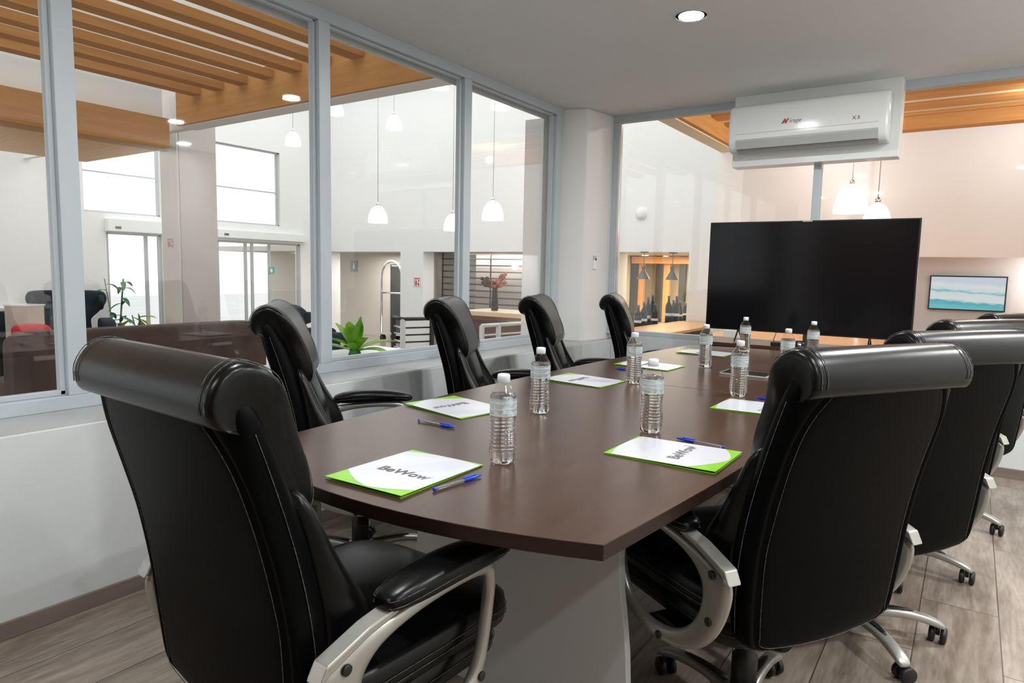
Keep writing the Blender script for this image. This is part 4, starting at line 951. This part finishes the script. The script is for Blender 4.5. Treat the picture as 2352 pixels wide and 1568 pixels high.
# railings
def railing(label, pts, z1, nb, m1, m2, z0=LF, hr=None):
    t = thing('metal_railing', label, 'railing', (0,0,0))
    for i, p in enumerate(pts):
        B((p[0]-.02,p[1]-.02,z0),(p[0]+.02,p[1]+.02,z1)).build('post', m1 if i != 1 else m2, t)
    for a, b_ in zip(pts[:-1], pts[1:]):
        MB().tube([(a[0],a[1],z1),(b_[0],b_[1],z1)], .022, 8).build('handrail', hr or m2, t)
        for k in range(1, nb): MB().tube([(a[0],a[1],z1-.085*k-.02),(b_[0],b_[1],z1-.085*k-.02)], .011, 6).build('bar', m2 if a is pts[0] else m1, t)
    return t
q0, q1, q2 = at_d(904,728,8.2), at_d(926,730,7.9), at_d(992,736,8.1)
railing('dark metal railing with horizontal bars beside the luggage cart', [(q0.x,q0.y),(q1.x,q1.y),(q2.x,q2.y)], q0.z, 8, 'dark_grey', 'ac', hr='dark_grey')
q0, q1, q2 = at_d(1107,748,7.2), at_d(1145,757,7.4), at_d(1222,770,7.8)
railing('white metal railing in front of the reception counter', [(q0.x,q0.y),(q1.x,q1.y),(q2.x,q2.y)], q0.z, 5, 'ac', 'ac')
# reception counter
rc = thing('reception_counter', 'dark brown reception counter with a pale wooden top', 'counter', (0,0,0))
c0, c1 = at_d(1085,726,10), at_d(1226,721,10)
B((c0.x-.4,8.2,LF),(c1.x+.6,8.9,.53)).build('counter_body', 'brown_front', rc, bevel=.006); B((c0.x-.45,8.15,.53),(c1.x+.65,8.95,.60)).build('counter_top', 'light_wood', rc, bevel=.006)
pv = at_y(1136,716,8.5)
vs_ = thing('flower_vase', 'dark vase of dried red flowers standing on the reception counter', 'vase', (pv.x,8.5,.60))
MB().lathe([(.05,0),(.06,.03),(.05,.2),(.04,.34),(.045,.36)], (0,0,0), 18).build('vase', 'bottle_dark', vs_)
random.seed(11); f1, f2 = MB(), MB()
for k in range(46):
    a = random.uniform(0,6.28); l_ = random.uniform(.10,.30); q = Vector((math.cos(a)*l_*.7-.04, math.sin(a)*l_*.5, .34+l_*random.uniform(.2,.8)))
    (f2 if k % 2 else f1).tube([(0,0,.34),tuple(q)], .004, 4); (f2 if q.x < -.02 else f1).sell(tuple(q), (.035,.035,.028), 1, 1, 8, 6)
f1.build('flowers', 'flower', vs_); f2.build('twigs', 'flower_dark', vs_)
# ------------------------------------------------------------------ light
w = bpy.data.worlds.new('world'); sc.world = w; w.use_nodes = True
nt = w.node_tree; bg = nt.nodes['Background']; bg.inputs['Color'].default_value = (.93,.97,1,1); bg.inputs['Strength'].default_value = 1.45
def area(name, loc, rot, sx, sy, e, color=(1,1,1)):
    l = bpy.data.lights.new(name, 'AREA'); l.shape = 'RECTANGLE'; l.size = sx; l.size_y = sy; l.energy = e; l.color = color
    o = bpy.data.objects.new(name, l); col.objects.link(o); o.location = loc; o.rotation_euler = rot; return o
# area lamp standing in for a skylight, and lamps added in the rooms beyond
area('skylight_stand_in', (-8.0,7.9,5.15), (0,0,0), 9.0, 5.0, 110, (.97,.99,1))
for x, y in ((-1.6,6.6),(-1.6,8.4),(.6,6.6),(.6,8.4)):  # unseen point lamps added under the bar ceiling
    l = bpy.data.lights.new('bar_fill', 'POINT'); l.energy = 24; l.shadow_soft_size = .05; l.color = (1,.99,.98)
    o = bpy.data.objects.new('bar_fill', l); col.objects.link(o); o.location = (x,y,2.9)
l = bpy.data.lights.new('bar_recess_fill', 'POINT'); l.energy = 17; l.shadow_soft_size = .05; l.color = (1,.97,.97)  # unseen point lamp added to brighten the recess
o = bpy.data.objects.new('bar_recess_fill', l); col.objects.link(o); o.location = (.9,9.6,1.3)
area('restaurant_fill', (-4.7,12.6,1.58), (0,0,0), 1.6, 1.6, 110, (1,.84,.62))  # added area lamp that brightens the restaurant
area('alcove_fill', (-12.0,12.0,1.58), (0,0,0), 2.0, .8, 70, (1,.97,.93))  # unseen area lamp added to lift the taupe walls
area('reception_fill', (-8.2,11.36,1.59), (0,0,0), 2.0, .15, 22, (1,.97,.93))  # added area lamp above the slatted screen
sc.cycles.max_bounces = 10; sc.cycles.diffuse_bounces = 4; sc.cycles.glossy_bounces = 4; sc.cycles.transmission_bounces = 8; sc.cycles.transparent_max_bounces = 16
sc.cycles.sample_clamp_indirect = 6; sc.cycles.caustics_reflective = False
sc.cycles.use_denoising = True
sc.view_settings.exposure = 0.0
